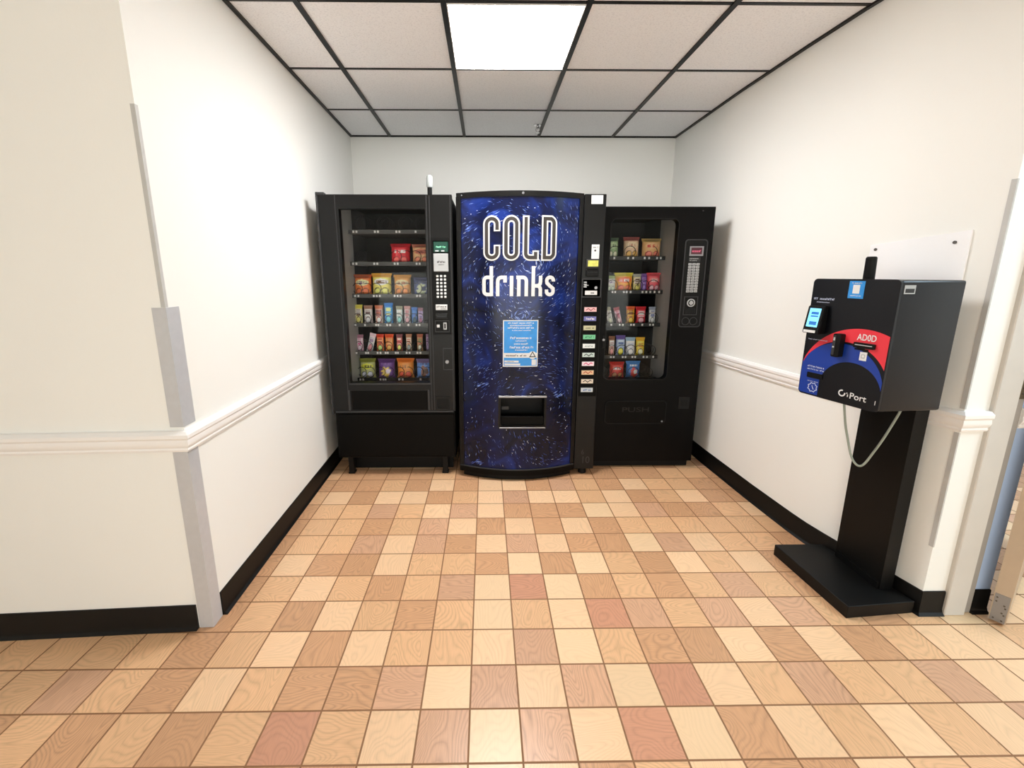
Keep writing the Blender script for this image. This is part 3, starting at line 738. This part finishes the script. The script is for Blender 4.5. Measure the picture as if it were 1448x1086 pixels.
# notice
mb = MB()
nx0, nx1, nz0, nz1 = .289, .508, .778, 1.072
for i in range(8):
    a, b = nx0+(nx1-nx0)*i/8, nx0+(nx1-nx0)*(i+1)/8
    mb.mi = 0; mb.face([B2(a, nz0, .002), B2(b, nz0, .002), B2(b, nz1, .002), B2(a, nz1, .002)])
    a2, b2 = nx0+.006+(nx1-nx0-.012)*i/8, nx0+.006+(nx1-nx0-.012)*(i+1)/8
    mb.mi = 1; mb.face([B2(a2, nz0+.006, .0025), B2(b2, nz0+.006, .0025), B2(b2, nz1-.006, .0025), B2(a2, nz1-.006, .0025)])
    mb.mi = 0; mb.face([B2(a2, .836, .003), B2(b2, .836, .003), B2(b2, .866, .003), B2(a2, .866, .003)])
mb.mi = 0
for z, x0, x1, h in ((1.050, .32, .48, .009), (1.036, .328, .466, .008), (1.020, .318, .48, .010), (1.006, .345, .462, .006), (.955, .335, .472, .013), (.940, .368, .435, .007), (.920, .358, .445, .009), (.896, .332, .478, .013), (.882, .365, .44, .007)):
    scribble(mb, x0, x1, z, h, B2, .003, rng)
def patch(x0, x1, z0, z1, d):
    for q in range(4):
        a, b = x0+(x1-x0)*q/4, x0+(x1-x0)*(q+1)/4; mb.face([B2(a, z0, d), B2(b, z0, d), B2(b, z1, d), B2(a, z1, d)])
patch(.300, .398, .788, .800, .003); patch(.300, .388, .806, .818, .003)
patch(.470, .498, .788, .824, .003)
mb.face([B2(x, z, .0036) for x, z in rrect(.452, .498, .828, .876, .02)])
mb.mi = 2; scribble(mb, .308, .436, .845, .011, B2, .0035, rng); scribble(mb, .306, .36, .809, .005, B2, .0035, rng)
stroke(mb, [(.458, .842), (.475, .873), (.492, .842)], .005, B2, .0042, True, .02)
mb.build('notice', [M_white, M_cyan, M_print], m2)['label'] = 'blue notice with white print'
# delivery bay
mb = MB(); mb.ring(rect_match(hx0-.006, hx1+.006, hz0-.006, hz1+.006), rrect(hx0+.008, hx1-.008, hz0+.008, hz1-.008, .012), lambda a, b, d: (a, bow(a)+d, b), -.010, .02); mb.build('bay_frame', M_black, m2)
mb = MB(); mb.box(hx0-.004, hx1+.004, -.0945, -.0915, hz1-.006, hz1+.006, .001); mb.box(hx0, hx1, -.0945, -.0915, hz0-.006, hz0+.002, .001); mb.build('bay_trim', M_silver, m2)
mb = MB(); mb.box(hx0, hx1, .048, .058, hz0, hz1); mb.box(hx0, hx0+.006, -.06, .05, hz0, hz1); mb.box(hx1-.006, hx1, -.06, .05, hz0, hz1); mb.box(hx0, hx1, -.06, .05, hz0, hz0+.006); mb.box(hx0, hx1, -.06, .05, hz1-.006, hz1); mb.build('bay_liner', M_soft, m2)
mb = MB(); mb.box(hx0+.010, hx1-.010, -.066, -.058, hz0+.008, hz0+.066, .002); mb.build('bay_flap', M_black2, m2)
mb = MB(); mb.box(hx0+.016, hx0+.062, -.045, -.040, hz0+.106, hz0+.128, .001); mb.build('bay_label', M_edge, m2)
# control column on the right
mb = MB(); mb.box(.781, .913, .0, .06, .045, 1.822, .003); mb.build('control_column', M_black, m2)
mb = MB(); mb.box(.790, .908, -.004, 0, .56, 1.32, .001); mb.build('selector_plate', M_black2, m2)
mb = MB(); mb.box(.822, .892, -.0015, 0, 1.765, 1.815); mb.mi = 1
for z in (1.803, 1.795, 1.787, 1.779): scribble(mb, .828, .878, z, .004, XZ, -.002, rng)
mb.build('paper_label', [M_white, M_lgrey], m2)
mb = MB(); mb.box(.836, .884, -.003, 0, 1.442, 1.528, .001); mb.mi = 1; scribble(mb, .845, .876, 1.508, .008, XZ, -.0035, rng); mb.cyl((.858, -.004, 1.492), (.858, -.003, 1.492), .006, n=10); mb.build('instruction_label', [M_white, M_print], m2)
mb = MB(); mb.box(.803, .884, -.022, 0, 1.386, 1.440, .006, 2); mb.mi = 1; mb.box(.812, .876, -.024, -.022, 1.396, 1.432); mb.build('note_validator', [M_edge, M_yel], m2)
mb = MB(); mb.box(.806, .884, -.014, 0, 1.334, 1.380, .004); mb.mi = 1; scribble(mb, .815, .875, 1.358, .006, XZ, -.0145, rng); mb.build('validator_mouth', [M_soft, M_edge], m2)
mb = MB(); mb.ring(rect_match(.784, .906, 1.206, 1.322), rrect(.790, .900, 1.212, 1.316, .003), XZ, -.007, 0); mb.build('coin_frame', M_edge, m2)
mb = MB(); mb.box(.790, .900, -.004, 0, 1.212, 1.316); mb.build('coin_panel', M_soft, m2)
mb = MB()
for z in (1.296, 1.282, 1.268): mb.box(.796, .814, -.006, -.004, z, z+.008)
mb.box(.800, .826, -.006, -.004, 1.279, 1.283); mb.build('coin_diagram', M_lgrey, m2)
mb = MB(); mb.cyl((.872, -.010, 1.266), (.872, -.004, 1.266), .009, n=16); mb.build('coin_button', M_silver, m2)
mb = MB(); mb.box(.806, .882, -.006, -.004, 1.222, 1.248); mb.mi = 1; scribble(mb, .836, .862, 1.230, .011, XZ, -.0065, rng); mb.build('exact_change_sign', [M_white, M_print], m2)
BT = [((226, 176, 176), (140, 50, 60)), ((92, 92, 160), W), ((196, 192, 150), (110, 110, 80)), ((110, 196, 146), (30, 110, 70)), ((236, 240, 238), (150, 170, 170)),
      ((190, 206, 200), (40, 60, 60)), ((240, 222, 230), (214, 50, 120)), ((226, 190, 150), (170, 50, 30)), ((220, 206, 188), (40, 36, 36)), ((196, 204, 210), (60, 110, 180))]
for i, (c, k) in enumerate(BT):
    z = 1.131-i*.0583
    mb = MB(); mb.box(.800, .886, -.012, -.004, z-.018, z+.018, .003); mb.mi = 1; mb.box(.804, .882, -.0128, -.012, z-.014, z+.014)
    mb.mi = 2
    if i in (0, 5, 6, 7, 8): stroke(mb, [(.815, z-.004), (.830, z+.006), (.846, z-.006), (.862, z+.007), (.872, z)], .005, XZ, -.0133)
    else: scribble(mb, .818, .870, z-.006, .012, XZ, -.0133, rng)
    mb.build('selection_button', [M_soft, mat('button_face_%d' % i, c, .3), mat('button_print_%d' % i, k, .4)], m2)['label'] = ['pink', 'indigo', 'olive', 'green', 'white', 'pale grey', 'white and magenta', 'orange tan', 'beige and black', 'grey and blue'][i]+' selection button'
mb = MB(); text_faces(mb, '6', .828, .846, .150, .186, XZ, -.0006); text_faces(mb, '10', .838, .886, .086, .136, XZ, -.0006); mb.build('embossed_marks', M_edge, m2)
mb = MB()
for x, z in ((.402, 1.812),): mb.cyl((x, bow(x)-.010, z), (x, bow(x), z), .007, n=12)
mb.cyl((.04, bow(.04)-.008, 1.811), (.04, bow(.04), 1.811), .004, n=10); mb.build('door_screws', M_silver, m2)
for x, y in ((.85, .05), (.06, .10), (.06, .80), (.85, .80)):
    mb = MB(); mb.cyl((x, y, .0), (x, y, .046), .028, .024, n=16); mb.build('foot', M_soft, m2)

# ------------------------------------------------------------------ right snack machine
X3, Y3 = .80, 1.72
m3 = thing('snack_machine', 'smaller black snack machine with rounded window and slim keypad panel, at the right wall', 'vending machine', (X3, Y3, 0))
mb = MB()
mb.box(0, .018, .05, .86, .05, 1.755, .003); mb.box(.684, .703, .05, .86, .05, 1.755, .003); mb.box(.018, .684, .84, .86, .05, 1.755); mb.box(.018, .684, .05, .84, 1.735, 1.755)
mb.box(.018, .684, .052, .84, .05, .585); mb.box(.51, .684, .052, .84, .585, 1.735)
mb.build('cabinet', M_black2, m3)
mb = MB(); mb.ring(rect_match(0, .703, .055, 1.765), rrect(.050, .478, .648, 1.690, .035), XZ, 0, .05); mb.build('door', mat('black_enamel_warm', (7, 6, 6), .42, spec=.11, bump=.03, bscale=500), m3)
mb = MB(); mb.ring(rrect(.046, .482, .644, 1.694, .038), rrect(.050, .478, .648, 1.690, .035), XZ, -.003, 0); mb.build('window_trim', M_black, m3)
mb = MB(); mb.box(.048, .480, .018, .024, .646, 1.692); mb.build('window_pane', M_glass, m3)
mb = MB(); mb.box(.488, .496, .05, .32, .585, 1.735); mb.build('liner', M_inner, m3)
mb = MB(); mb.box(.040, .046, .05, .66, .585, 1.735); mb.box(.046, .488, .64, .66, .585, 1.735); mb.box(.496, .510, .05, .66, .585, 1.735); mb.box(.046, .488, .05, .64, .586, .590); mb.box(.488, .496, .32, .66, .585, 1.735)
mb.build('compartment', M_innerd, m3)
TR3 = [1.457, 1.227, .998, .766, .603]
tg3 = [[.135, .23, .265, .345, .375, .43, .455], [.135, .155, .215, .235, .262, .345, .372, .40, .43, .462], [.14, .20, .222, .28, .30, .36, .415, .437],
       [.15, .17, .235, .255, .305, .325, .385, .41, .455], [.20, .22, .34]]
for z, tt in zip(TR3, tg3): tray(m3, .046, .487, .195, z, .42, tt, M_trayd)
for z, xs_ in ((1.457, (.145, .25, .40)), (1.227, (.14, .22, .315, .36, .43)), (.998, (.15, .22, .288, .36, .44)), (.766, (.16, .235, .30, .37, .44)), (.603, (.115, .21, .33, .43))):
    for x in xs_: coil(x, .203, z+.046, .036, m3)
G3 = ['snack bags on the top shelf of the right machine', 'snack bags on the second shelf of the right machine', 'snack bars on the third shelf of the right machine', 'snack bars on the fourth shelf of the right machine', 'snack bags on the bottom shelf of the right machine']
def p3(x0, x1, row, h, spec, label, bar=False, **k):
    packet('snack_bar' if bar else 'chip_bag', X3+(x0+x1)/2, Y3+.252, TR3[row]-.006, x1-x0, h, spec, label, G3[row], cat='snack bar' if bar else 'snack bag', th=min(.075, (x1-x0)*.5), **k)
p3(.092, .178, 0, .145, ((136, 166, 120), (80, 100, 80), (170, 190, 150), (90, 120, 80), (220, 226, 190), (60, 70, 40), 'bag'), 'green chip bag leftmost on the top shelf of the right machine')
p3(.208, .322, 0, .150, ((206, 176, 146), (150, 80, 76), (226, 196, 166), (180, 120, 96), (226, 170, 90), (90, 60, 36), 'bag'), 'tan chip bag with rusty top edge on the top shelf of the right machine')
p3(.336, .476, 0, .140, ((206, 164, 110), (180, 150, 90), (216, 176, 130), (190, 60, 44), (230, 120, 100), (150, 40, 34), 'bag'), 'golden chip bag with red rings on the top shelf of the right machine')
p3(.100, .172, 1, .118, ((196, 200, 190), (150, 170, 110), W, (120, 100, 140), (200, 210, 190), (110, 120, 110), 'bag'), 'white and green chip bag leftmost on the second shelf of the right machine')
p3(.160, .294, 1, .138, ((222, 150, 50), (226, 200, 70), (226, 96, 50), W, (230, 110, 70), (150, 40, 20), 'bag'), 'yellow and orange chip bag on the second shelf of the right machine')
p3(.292, .352, 1, .130, ((196, 186, 120), (150, 150, 140), (222, 206, 200), (110, 90, 60), (190, 180, 90), (50, 40, 16), 'bar'), 'olive snack packet beside the purple one in the right machine', True)
p3(.350, .392, 1, .132, ((120, 86, 160), (104, 70, 140), (140, 106, 176), (70, 40, 110), (150, 120, 190), (80, 50, 120), 'bar'), 'purple snack packet on the second shelf of the right machine', True)
p3(.388, .488, 1, .138, ((216, 86, 100), (200, 70, 80), (226, 120, 120), W, (240, 170, 180), (90, 24, 36), 'bag'), 'pink red chip bag at the right end of the second shelf in the right machine')
p3(.132, .176, 2, .128, ((222, 222, 210), (150, 150, 130), W, (130, 130, 120), (226, 220, 196), (120, 120, 110), 'bar'), 'white snack bar leaning to the left, first on the third shelf of the right machine', True, tilt=-14)
p3(.196, .238, 2, .128, ((226, 176, 186), (160, 80, 90), (236, 196, 210), (190, 96, 120), (240, 190, 196), (150, 60, 80), 'bar'), 'pink snack bar leaning to the left on the third shelf of the right machine', True, tilt=-14)
p3(.258, .322, 2, .132, ((222, 150, 40), (206, 90, 40), (226, 176, 60), (150, 80, 20), (232, 180, 50), (110, 60, 10), 'bar'), 'orange yellow snack bar in the middle of the third shelf in the right machine', True)
p3(.326, .402, 2, .130, ((206, 50, 64), (190, 40, 50), (222, 110, 120), W, (236, 160, 170), (120, 16, 30), 'bar'), 'red and white snack bar on the third shelf of the right machine', True)
p3(.422, .472, 2, .128, ((206, 214, 230), (150, 160, 180), W, (120, 130, 170), (240, 242, 244), (50, 56, 70), 'bar'), 'white snack bar at the right end of the third shelf in the right machine', True)
p3(.145, .190, 3, .148, ((190, 160, 140), (120, 76, 50), W, (150, 90, 80), (220, 150, 150), (90, 40, 40), 'bar'), 'brown and white snack bar leftmost on the fourth shelf of the right machine', True)
p3(.196, .266, 3, .155, ((150, 166, 206), (90, 70, 140), (180, 196, 226), (60, 90, 150), (226, 206, 80), (60, 90, 50), 'bar'), 'lavender blue snack bar with yellow spot on the fourth shelf of the right machine', True)
p3(.268, .340, 3, .140, ((216, 222, 236), (150, 180, 200), W, (170, 180, 206), (240, 242, 248), (90, 100, 120), 'bar'), 'silvery white snack packet on the fourth shelf of the right machine', True)
p3(.343, .410, 3, .140, ((226, 190, 60), (220, 170, 40), (236, 206, 80), (190, 140, 30), (246, 236, 180), (110, 80, 20), 'bar'), 'bright yellow snack packet on the fourth shelf of the right machine', True)
p3(.158, .270, 4, .122, ((206, 56, 46), (190, 40, 36), (222, 80, 60), W, (232, 150, 100), (120, 30, 24), 'bag'), 'red chip bag with white script on the bottom shelf of the right machine')
p3(.280, .388, 4, .128, ((60, 120, 190), (80, 140, 206), (80, 130, 200), W, (206, 70, 66), (226, 222, 230), 'pict'), 'blue chip bag with red picture on the bottom shelf of the right machine')
# keypad panel
mb = MB(); mb.ring(rrect(.528, .674, 1.004, 1.568, .022), rrect(.534, .668, 1.010, 1.562, .018), XZ, -.004, 0); mb.build('panel_outline', M_edge, m3)
mb = MB(); mb.prism(rrect(.534, .668, 1.010, 1.562, .018), XZ, -.0015, 0); mb.build('panel', M_soft, m3)
mb = MB(); mb.ring(rect_match(.560, .648, 1.464, 1.524), rrect(.568, .640, 1.474, 1.516, .003), XZ, -.006, -.0015); mb.build('display_frame', M_silver, m3)
mb = MB(); mb.box(.568, .640, -.003, -.0015, 1.474, 1.516); mb.mi = 1; scribble(mb, .576, .632, 1.488, .012, XZ, -.0034, rng); mb.build('display', [M_red_led, mat('display_lit', (226, 110, 140), .4, emit=.3)], m3)
mb = MB(); mb.box(.560, .634, -.003, -.0015, 1.428, 1.456); mb.mi = 1; scribble(mb, .565, .62, 1.444, .008, XZ, -.0034, rng); scribble(mb, .565, .61, 1.432, .006, XZ, -.0034, rng); mb.build('price_strip', [M_edge, M_lgrey], m3)
for r in range(11):
    for c in range(3):
        mb = MB(); x = .570+c*.0255; z = 1.412-r*.0172; mb.box(x-.011, x+.011, -.005, -.0015, z-.0072, z+.0072, .0015); k = mb.build('key', M_lgrey, m3)
        mb = MB(); scribble(mb, x-.006, x+.006, z-.003, .006, XZ, -.0055, rng)
        if len(mb.bm.faces): mb.build('key_print', M_print, k)
        else: mb.bm.free()
mb = MB(); mb.ring(rect_match(.552, .644, 1.084, 1.206), rrect(.557, .639, 1.089, 1.201, .004), XZ, -.004, -.0015); mb.build('coin_frame', M_edge, m3)
mb = MB(); mb.ring(rrect(.573, .625, 1.139, 1.191, .025, 6), rrect(.579, .619, 1.145, 1.185, .0195, 6), XZ, -.006, -.0015); mb.box(.594, .604, -.007, -.0015, 1.150, 1.180, .002); mb.cyl((.599, -.010, 1.165), (.599, -.0015, 1.165), .012, n=20); mb.build('coin_slot', M_lgrey, m3)
mb = MB(); mb.box(.566, .632, -.004, -.0015, 1.094, 1.128, .002); mb.build('coin_flap', M_black, m3)
for x in (.574, .626):
    mb = MB(); mb.ring(rrect(x-.026, x+.026, 1.018, 1.070, .0255, 6), rrect(x-.022, x+.022, 1.022, 1.066, .0215, 6), XZ, -.004, -.0015); mb.build('return_ring', M_edge, m3)
# delivery door, small service plate, lock, bumper
mb = MB(); mb.prism(rrect(.078, .490, .338, .492, .022), XZ, -.004, 0); mb.mi = 1; text_faces(mb, 'PUSH', .190, .375, .418, .452, XZ, -.0046, .01); dd = mb.build('delivery_door', [M_black2, mat('push_emboss', (17, 15, 14), .5, spec=.3)], m3)
mb = MB(); mb.ring(rrect(.072, .496, .332, .498, .026), rrect(.078, .490, .338, .492, .022), XZ, -.006, 0); mb.build('delivery_frame', M_soft, m3)
mb = MB(); mb.cyl((.470, -.009, .350), (.470, -.004, .350), .006, n=14); mb.build('rivet', M_silver, m3)
mb = MB(); mb.box(.578, .650, -.003, 0, .440, .522, .001); mb.mi = 1; mb.box(.590, .640, -.004, -.003, .455, .505, .001); mb.build('coin_return', [M_black, M_soft], m3)
mb = MB(); mb.box(.028, .042, -.006, 0, .862, .952, .002); mb.build('lock_plate', M_soft, m3)
mb = MB(); mb.cyl((.035, -.012, .922), (.035, -.006, .922), .008, n=16); mb.build('lock', M_silver, m3)
mb = MB(); mb.box(.012, .690, .035, .045, .004, .056); mb.build('under_shade_panel', M_soft, m3)  # black sheet added to paint the shade beneath this machine
mb = MB(); mb.box(.62, .628, -.003, 0, 1.738, 1.744); mb.build('door_screws', M_edge, m3)
for x, y in ((.06, .12), (.64, .12), (.06, .78), (.64, .78)):
    mb = MB(); mb.box(x-.03, x+.03, y-.03, y+.03, 0, .05, .003); mb.build('foot', M_soft, m3)

# ------------------------------------------------------------------ payment kiosk
KO = Vector((1.62, .55, 0))
N0 = Vector((1.478, .362, 0)); FD = Vector((-.078, .293, 0)); WF = FD.length; FU = -FD/WF; FN = Vector((-FD.y, FD.x, 0))/WF
if FN.x > 0: FN = -FN
RD = Vector((1.727, .382, 0))-N0
k1 = thing('payment_kiosk', 'black payment kiosk with red and blue arcs on a pedestal beside the right wall', 'payment kiosk', KO)
def K(p): return Vector(p)-KO
def FM(u, v, d): return K(N0+FU*u+FN*d)+Vector((0, 0, v))            # u: -.303 (far) .. 0 (near corner); v: height
# base, column
mb = MB(); mb.prism([(1.464, .752), (1.492, .347), (1.785, .372), (1.700, .752)], lambda a, b, d: K((a, b, d)), 0, .055); b_ = mb.bm
bmesh.ops.bevel(b_, geom=list(b_.edges), offset=.002, segments=1, affect='EDGES'); mb.build('base_plate', M_kioskb, k1)
mb = MB(); mb.prism([(1.700, .440), (1.760, .446), (1.715, .670), (1.694, .668)], lambda a, b, d: K((a, b, d)), .055, .90); mb.build('column', M_kioskb, k1)
mb = MB(); mb.prism([(1.692, .445), (1.700, .445), (1.700, .660), (1.690, .660)], lambda a, b, d: K((a, b, d)), .055, .085); mb.build('column_skirt', M_kioskb, k1)
# cabinet
A = N0; B_ = N0+FD; C_ = B_+RD*.97; D_ = N0+RD
mb = MB(); mb.prism([(p.x, p.y) for p in (A, B_, C_, D_)], lambda a, b, d: K((a, b, d)), .858, 1.331)
bmesh.ops.bevel(mb.bm, geom=list(mb.bm.edges), offset=.010, segments=3, profile=.6, affect='EDGES'); mb.build('cabinet', M_kiosk, k1)
mb = MB(); mb.prism(rrect(-WF-.002, .002, .856, 1.333, .016), FM, -.004, .006); mb.build('face_panel', mat('kiosk_face', (8, 9, 15), .32, spec=.3), k1)
def circ(c, r, u):
    q = r*r-(u-c[0])**2; return c[1]+math.sqrt(max(0, q))
mb = MB()
def band(u0, u1, top, bot, n=40):
    us = [u0+(u1-u0)*i/n for i in range(n+1)]
    for a, b in zip(us, us[1:]):
        if top(a) > bot(a) or top(b) > bot(b): mb.face([FM(a, min(bot(a), top(a)), .0067), FM(b, min(bot(b), top(b)), .0067), FM(b, top(b), .0067), FM(a, top(a), .0067)])
band(-.300, -.001, lambda u: circ((-.087, .927), .225, u), lambda u: circ((-.145, .930), .166, u))
mb.mi = 1
band(-.3025, -.222, lambda u: circ((-.155, .929), .160, u), lambda u: .862 if u > -.296 else .866)
band(-.222, .0, lambda u: circ((-.155, .929), .160, u), lambda u: circ((-.11, .908), .1135, u), 60)
mb.build('face_graphic', [M_red, M_blue], k1)
mb = MB()
text_faces(mb, 'ADOD'.replace('OD', '0D'), -.107, -.042, 1.110, 1.134, FM, .0075, .012)
text_faces(mb, 'ıPort'.replace('ı', 'i') if 0 else 'Port', -.098, -.040, .884, .908, FM, .0075, .012)
stroke(mb, arc(-.128, .898, .011, .011, 75, 375, 14), .005, FM, .0075)
stroke(mb, [(-.106, .888), (-.106, .898)], .004, FM, .0075); stroke(mb, [(-.112, .901), (-.107, .903)], .003, FM, .0075)
stroke(mb, [(-.010, .883), (-.010, .899)], .0025, FM, .0075)
mb.build('lettering', M_white, k1)
mb = MB()
scribble(mb, -.293, -.212, 1.250, .008, FM, .0075, rng); scribble(mb, -.280, -.228, 1.239, .004, FM, .0075, rng)
scribble(mb, -.292, -.214, 1.087, .004, FM, .0075, rng); scribble(mb, -.278, -.210, .974, .007, FM, .0075, rng); scribble(mb, -.278, -.210, .963, .006, FM, .0075, rng)
scribble(mb, -.270, -.226, .914, .004, FM, .0075, rng)
cg = (-.245, .891)
stroke(mb, [(cg[0]+(.016+.004*(k % 2))*math.cos(k*math.pi/8), cg[1]+(.016+.004*(k % 2))*math.sin(k*math.pi/8)) for k in range(16)], .003, FM, .0075, True)
stroke(mb, [(cg[0]-.003, cg[1]+.008), (cg[0], cg[1]), (cg[0]+.005, cg[1]-.008)], .003, FM, .0075)
mb.build('small_print', mat('pale_print', (196, 204, 226), .5), k1)
mb = MB(); mb.box(0, 1, 0, 1, 0, 1) if 0 else mb.prism([(-.165, 1.262), (-.111, 1.262), (-.111, 1.326), (-.165, 1.326)], FM, .006, .0075)
mb.mi = 1; scribble(mb, -.155, -.121, 1.316, .005, FM, .0082, rng); scribble(mb, -.158, -.118, 1.270, .004, FM, .0082, rng)
mb.face([FM(u, v, .0080) for u, v in ((-.150, 1.280), (-.126, 1.280), (-.126, 1.312), (-.150, 1.312))])
mb.build('blue_sticker', [M_cyan, M_white], k1)['label'] = 'blue sticker with white centre'
# touch terminal
mb = MB()
u0, u1 = -.297, -.228
P = [FM(u, v, d) for u in (u0, u1) for v, d in ((1.116, .006), (1.226, .006), (1.226, .026), (1.116, .044))]
vs = [mb.bm.verts.new(p) for p in P]
for q in ((0, 1, 2, 3), (7, 6, 5, 4), (0, 4, 5, 1), (1, 5, 6, 2), (2, 6, 7, 3), (3, 7, 4, 0)): mb.bm.faces.new([vs[i] for i in q])
bmesh.ops.bevel(mb.bm, geom=list(mb.bm.edges), offset=.003, segments=2, affect='EDGES'); tm = mb.build('touch_terminal', M_soft, k1)
def TS(u, v, d): return FM(u, v, .044-(v-1.116)/.110*.018+d)
mb = MB(); mb.face([TS(u, v, .0006) for u, v in ((-.286, 1.142), (-.240, 1.142), (-.240, 1.216), (-.286, 1.216))]); mb.mi = 1
for v, h in ((1.192, .010), (1.182, .006), (1.150, .014)): mb.face([TS(u, w_, .001) for u, w_ in ((-.276, v), (-.246, v), (-.246, v+h), (-.276, v+h))])
mb.build('screen', [M_lcd, M_lcdd], tm)
mb = MB(); mb.prism([(-.290, 1.119), (-.242, 1.119), (-.242, 1.129), (-.290, 1.129)], TS, 0, .002); mb.build('paper_slip', M_white, tm)
# card reader, slot, tag
mb = MB(); mb.prism(rrect(-.176, -.148, 1.036, 1.126, .006), FM, .006, .032); rd = mb.build('card_reader', M_soft, k1)
mb = MB(); mb.prism(rrect(-.174, -.164, 1.044, 1.120, .003), FM, .032, .034); mb.mi = 1; mb.prism([(-.172, 1.072), (-.166, 1.072), (-.166, 1.078), (-.172, 1.078)], FM, .034, .035); mb.prism([(-.172, 1.100), (-.166, 1.100), (-.166, 1.112), (-.172, 1.112)], FM, .034, .035); mb.build('swipe_strip', [M_edge, M_lgrey], rd)
mb = MB(); mb.prism(rrect(-.112, -.040, 1.082, 1.102, .004), FM, .006, .014); sl_ = mb.build('card_slot', M_soft, k1)
mb = MB(); mb.prism([(-.106, 1.092), (-.048, 1.092), (-.048, 1.095), (-.106, 1.095)], FM, .014, .0155); mb.build('slot_lip', M_lgrey, sl_)
mb = MB(); mb.prism([(-.108, 1.074), (-.062, 1.074), (-.062, 1.079), (-.108, 1.079)], FM, .006, .010); mb.build('slot_label', M_soft, k1)
mb = MB(); mb.prism([(-.088, 1.036), (-.064, 1.036), (-.064, 1.068), (-.088, 1.068)], FM, .006, .0078); mb.mi = 1; mb.ring(rrect(-.083, -.069, 1.044, 1.060, .003), rrect(-.080, -.072, 1.048, 1.057, .002), FM, .0078, .0083); mb.build('card_tag', [M_white, M_lgrey], k1)
mb = MB(); mb.prism(rrect(-.274, -.210, .930, .952, .003), FM, .006, .010); mb.build('receipt_slot', M_soft, k1)
# sticker on the side and aerial on top
SR = RD.normalized(); SN = Vector((SR.y, -SR.x, 0))
def SM(a, z, d): return K(N0+SR*a+SN*d)+Vector((0, 0, z))
mb = MB(); mb.prism([(.012, 1.284), (.054, 1.284), (.054, 1.314), (.012, 1.314)], SM, .0, .0012); mb.mi = 1; mb.face([SM(a, z, .0016) for a, z in ((.016, 1.288), (.050, 1.288), (.050, 1.302), (.016, 1.302))]); mb.build('side_label', [M_lgrey, M_edge], k1)
mb = MB(); c = K((1.542, .570, 0)); mb.cyl((c.x, c.y, 1.329), (c.x-.002, c.y, 1.412), .0185, .0175, n=24); mb.cyl((c.x-.002, c.y, 1.412), (c.x-.002, c.y, 1.417), .0175, .014, n=24); mb.build('aerial', M_soft, k1)

# hanging cable
cb = [(1.535, .585, .862), (1.540, .580, .818), (1.548, .568, .740), (1.556, .558, .690), (1.568, .542, .620), (1.579, .528, .586), (1.590, .513, .578), (1.599, .501, .598), (1.610, .487, .648), (1.622, .471, .708), (1.634, .455, .780), (1.642, .445, .830), (1.645, .441, .862)]
CP = []
for i in range(len(cb)-1):
    p0, p1_, p2, p3_ = [Vector(cb[max(0, min(len(cb)-1, i+k))]) for k in (-1, 0, 1, 2)]
    for s in range(5):
        t_ = s/5; CP.append(.5*((2*p1_)+(p2-p0)*t_+(2*p0-5*p1_+4*p2-p3_)*t_*t_+(3*p1_-p0-3*p2+p3_)*t_**3))
CP.append(Vector(cb[-1]))
mb = MB(); mb.tube(CP, .0042, 10); tag(mb.build('cable', M_cable), 'thin grey cable hanging in a loop below the payment kiosk cabinet', 'cable')

# ------------------------------------------------------------------ lamps of the hallway, an added fill light behind the camera, and the sky outside
def lamp(name, loc, sx, sy, power, col, rot=(0, 0, 0)):
    l = bpy.data.lights.new(name, 'AREA'); l.shape = 'RECTANGLE'; l.size = sx; l.size_y = sy; l.energy = power; l.color = col
    o = bpy.data.objects.new(name, l); COL.objects.link(o); o.location = loc; o.rotation_euler = rot; return o
lamp('hall_fill', (.4, -3.35, 1.25), 4.4, 1.9, 112, (.97, 1.0, .95), (math.radians(112), 0, 0))  # no window here: wide fill light added, tilted up to lift the ceiling
lamp('hall_lamp', (3.0, -.6, H-.02), .58, 1.18, 48, (.62, .85, 1))
lamp('hall_lamp', (3.0, 1.2, H-.02), .8, 1.2, 20, (.86, .92, 1))
w = bpy.data.worlds.new('world'); SC.world = w; w.use_nodes = True
w.node_tree.nodes['Background'].inputs[0].default_value = (.9, .95, 1, 1); w.node_tree.nodes['Background'].inputs[1].default_value = .15

# ------------------------------------------------------------------ camera
yaw, pitch, roll = .01289, .20346, .00018
f = Vector((math.sin(yaw)*math.cos(pitch), math.cos(yaw)*math.cos(pitch), -math.sin(pitch))); r = Vector((math.cos(yaw), -math.sin(yaw), 0)); d = f.cross(r)
r2 = math.cos(roll)*r+math.sin(roll)*d; d2 = -math.sin(roll)*r+math.cos(roll)*d
cam = bpy.data.cameras.new('camera'); co = bpy.data.objects.new('camera', cam); COL.objects.link(co); SC.camera = co
co.matrix_world = Matrix(((r2.x, -d2.x, -f.x, .05441), (r2.y, -d2.y, -f.y, -1.12249), (r2.z, -d2.z, -f.z, 1.3536), (0, 0, 0, 1)))
cam.sensor_fit = 'HORIZONTAL'; cam.sensor_width = 36; cam.lens = 36*611.232/1448
cam.shift_x = (724-695.218)/1448; cam.shift_y = (512.862-543)/1448; cam.clip_start = .02

vs_ = SC.view_settings; vs_.view_transform = 'Standard'; vs_.look = 'None'; vs_.gamma = 1; vs_.use_curve_mapping = False; vs_.exposure = 0.0
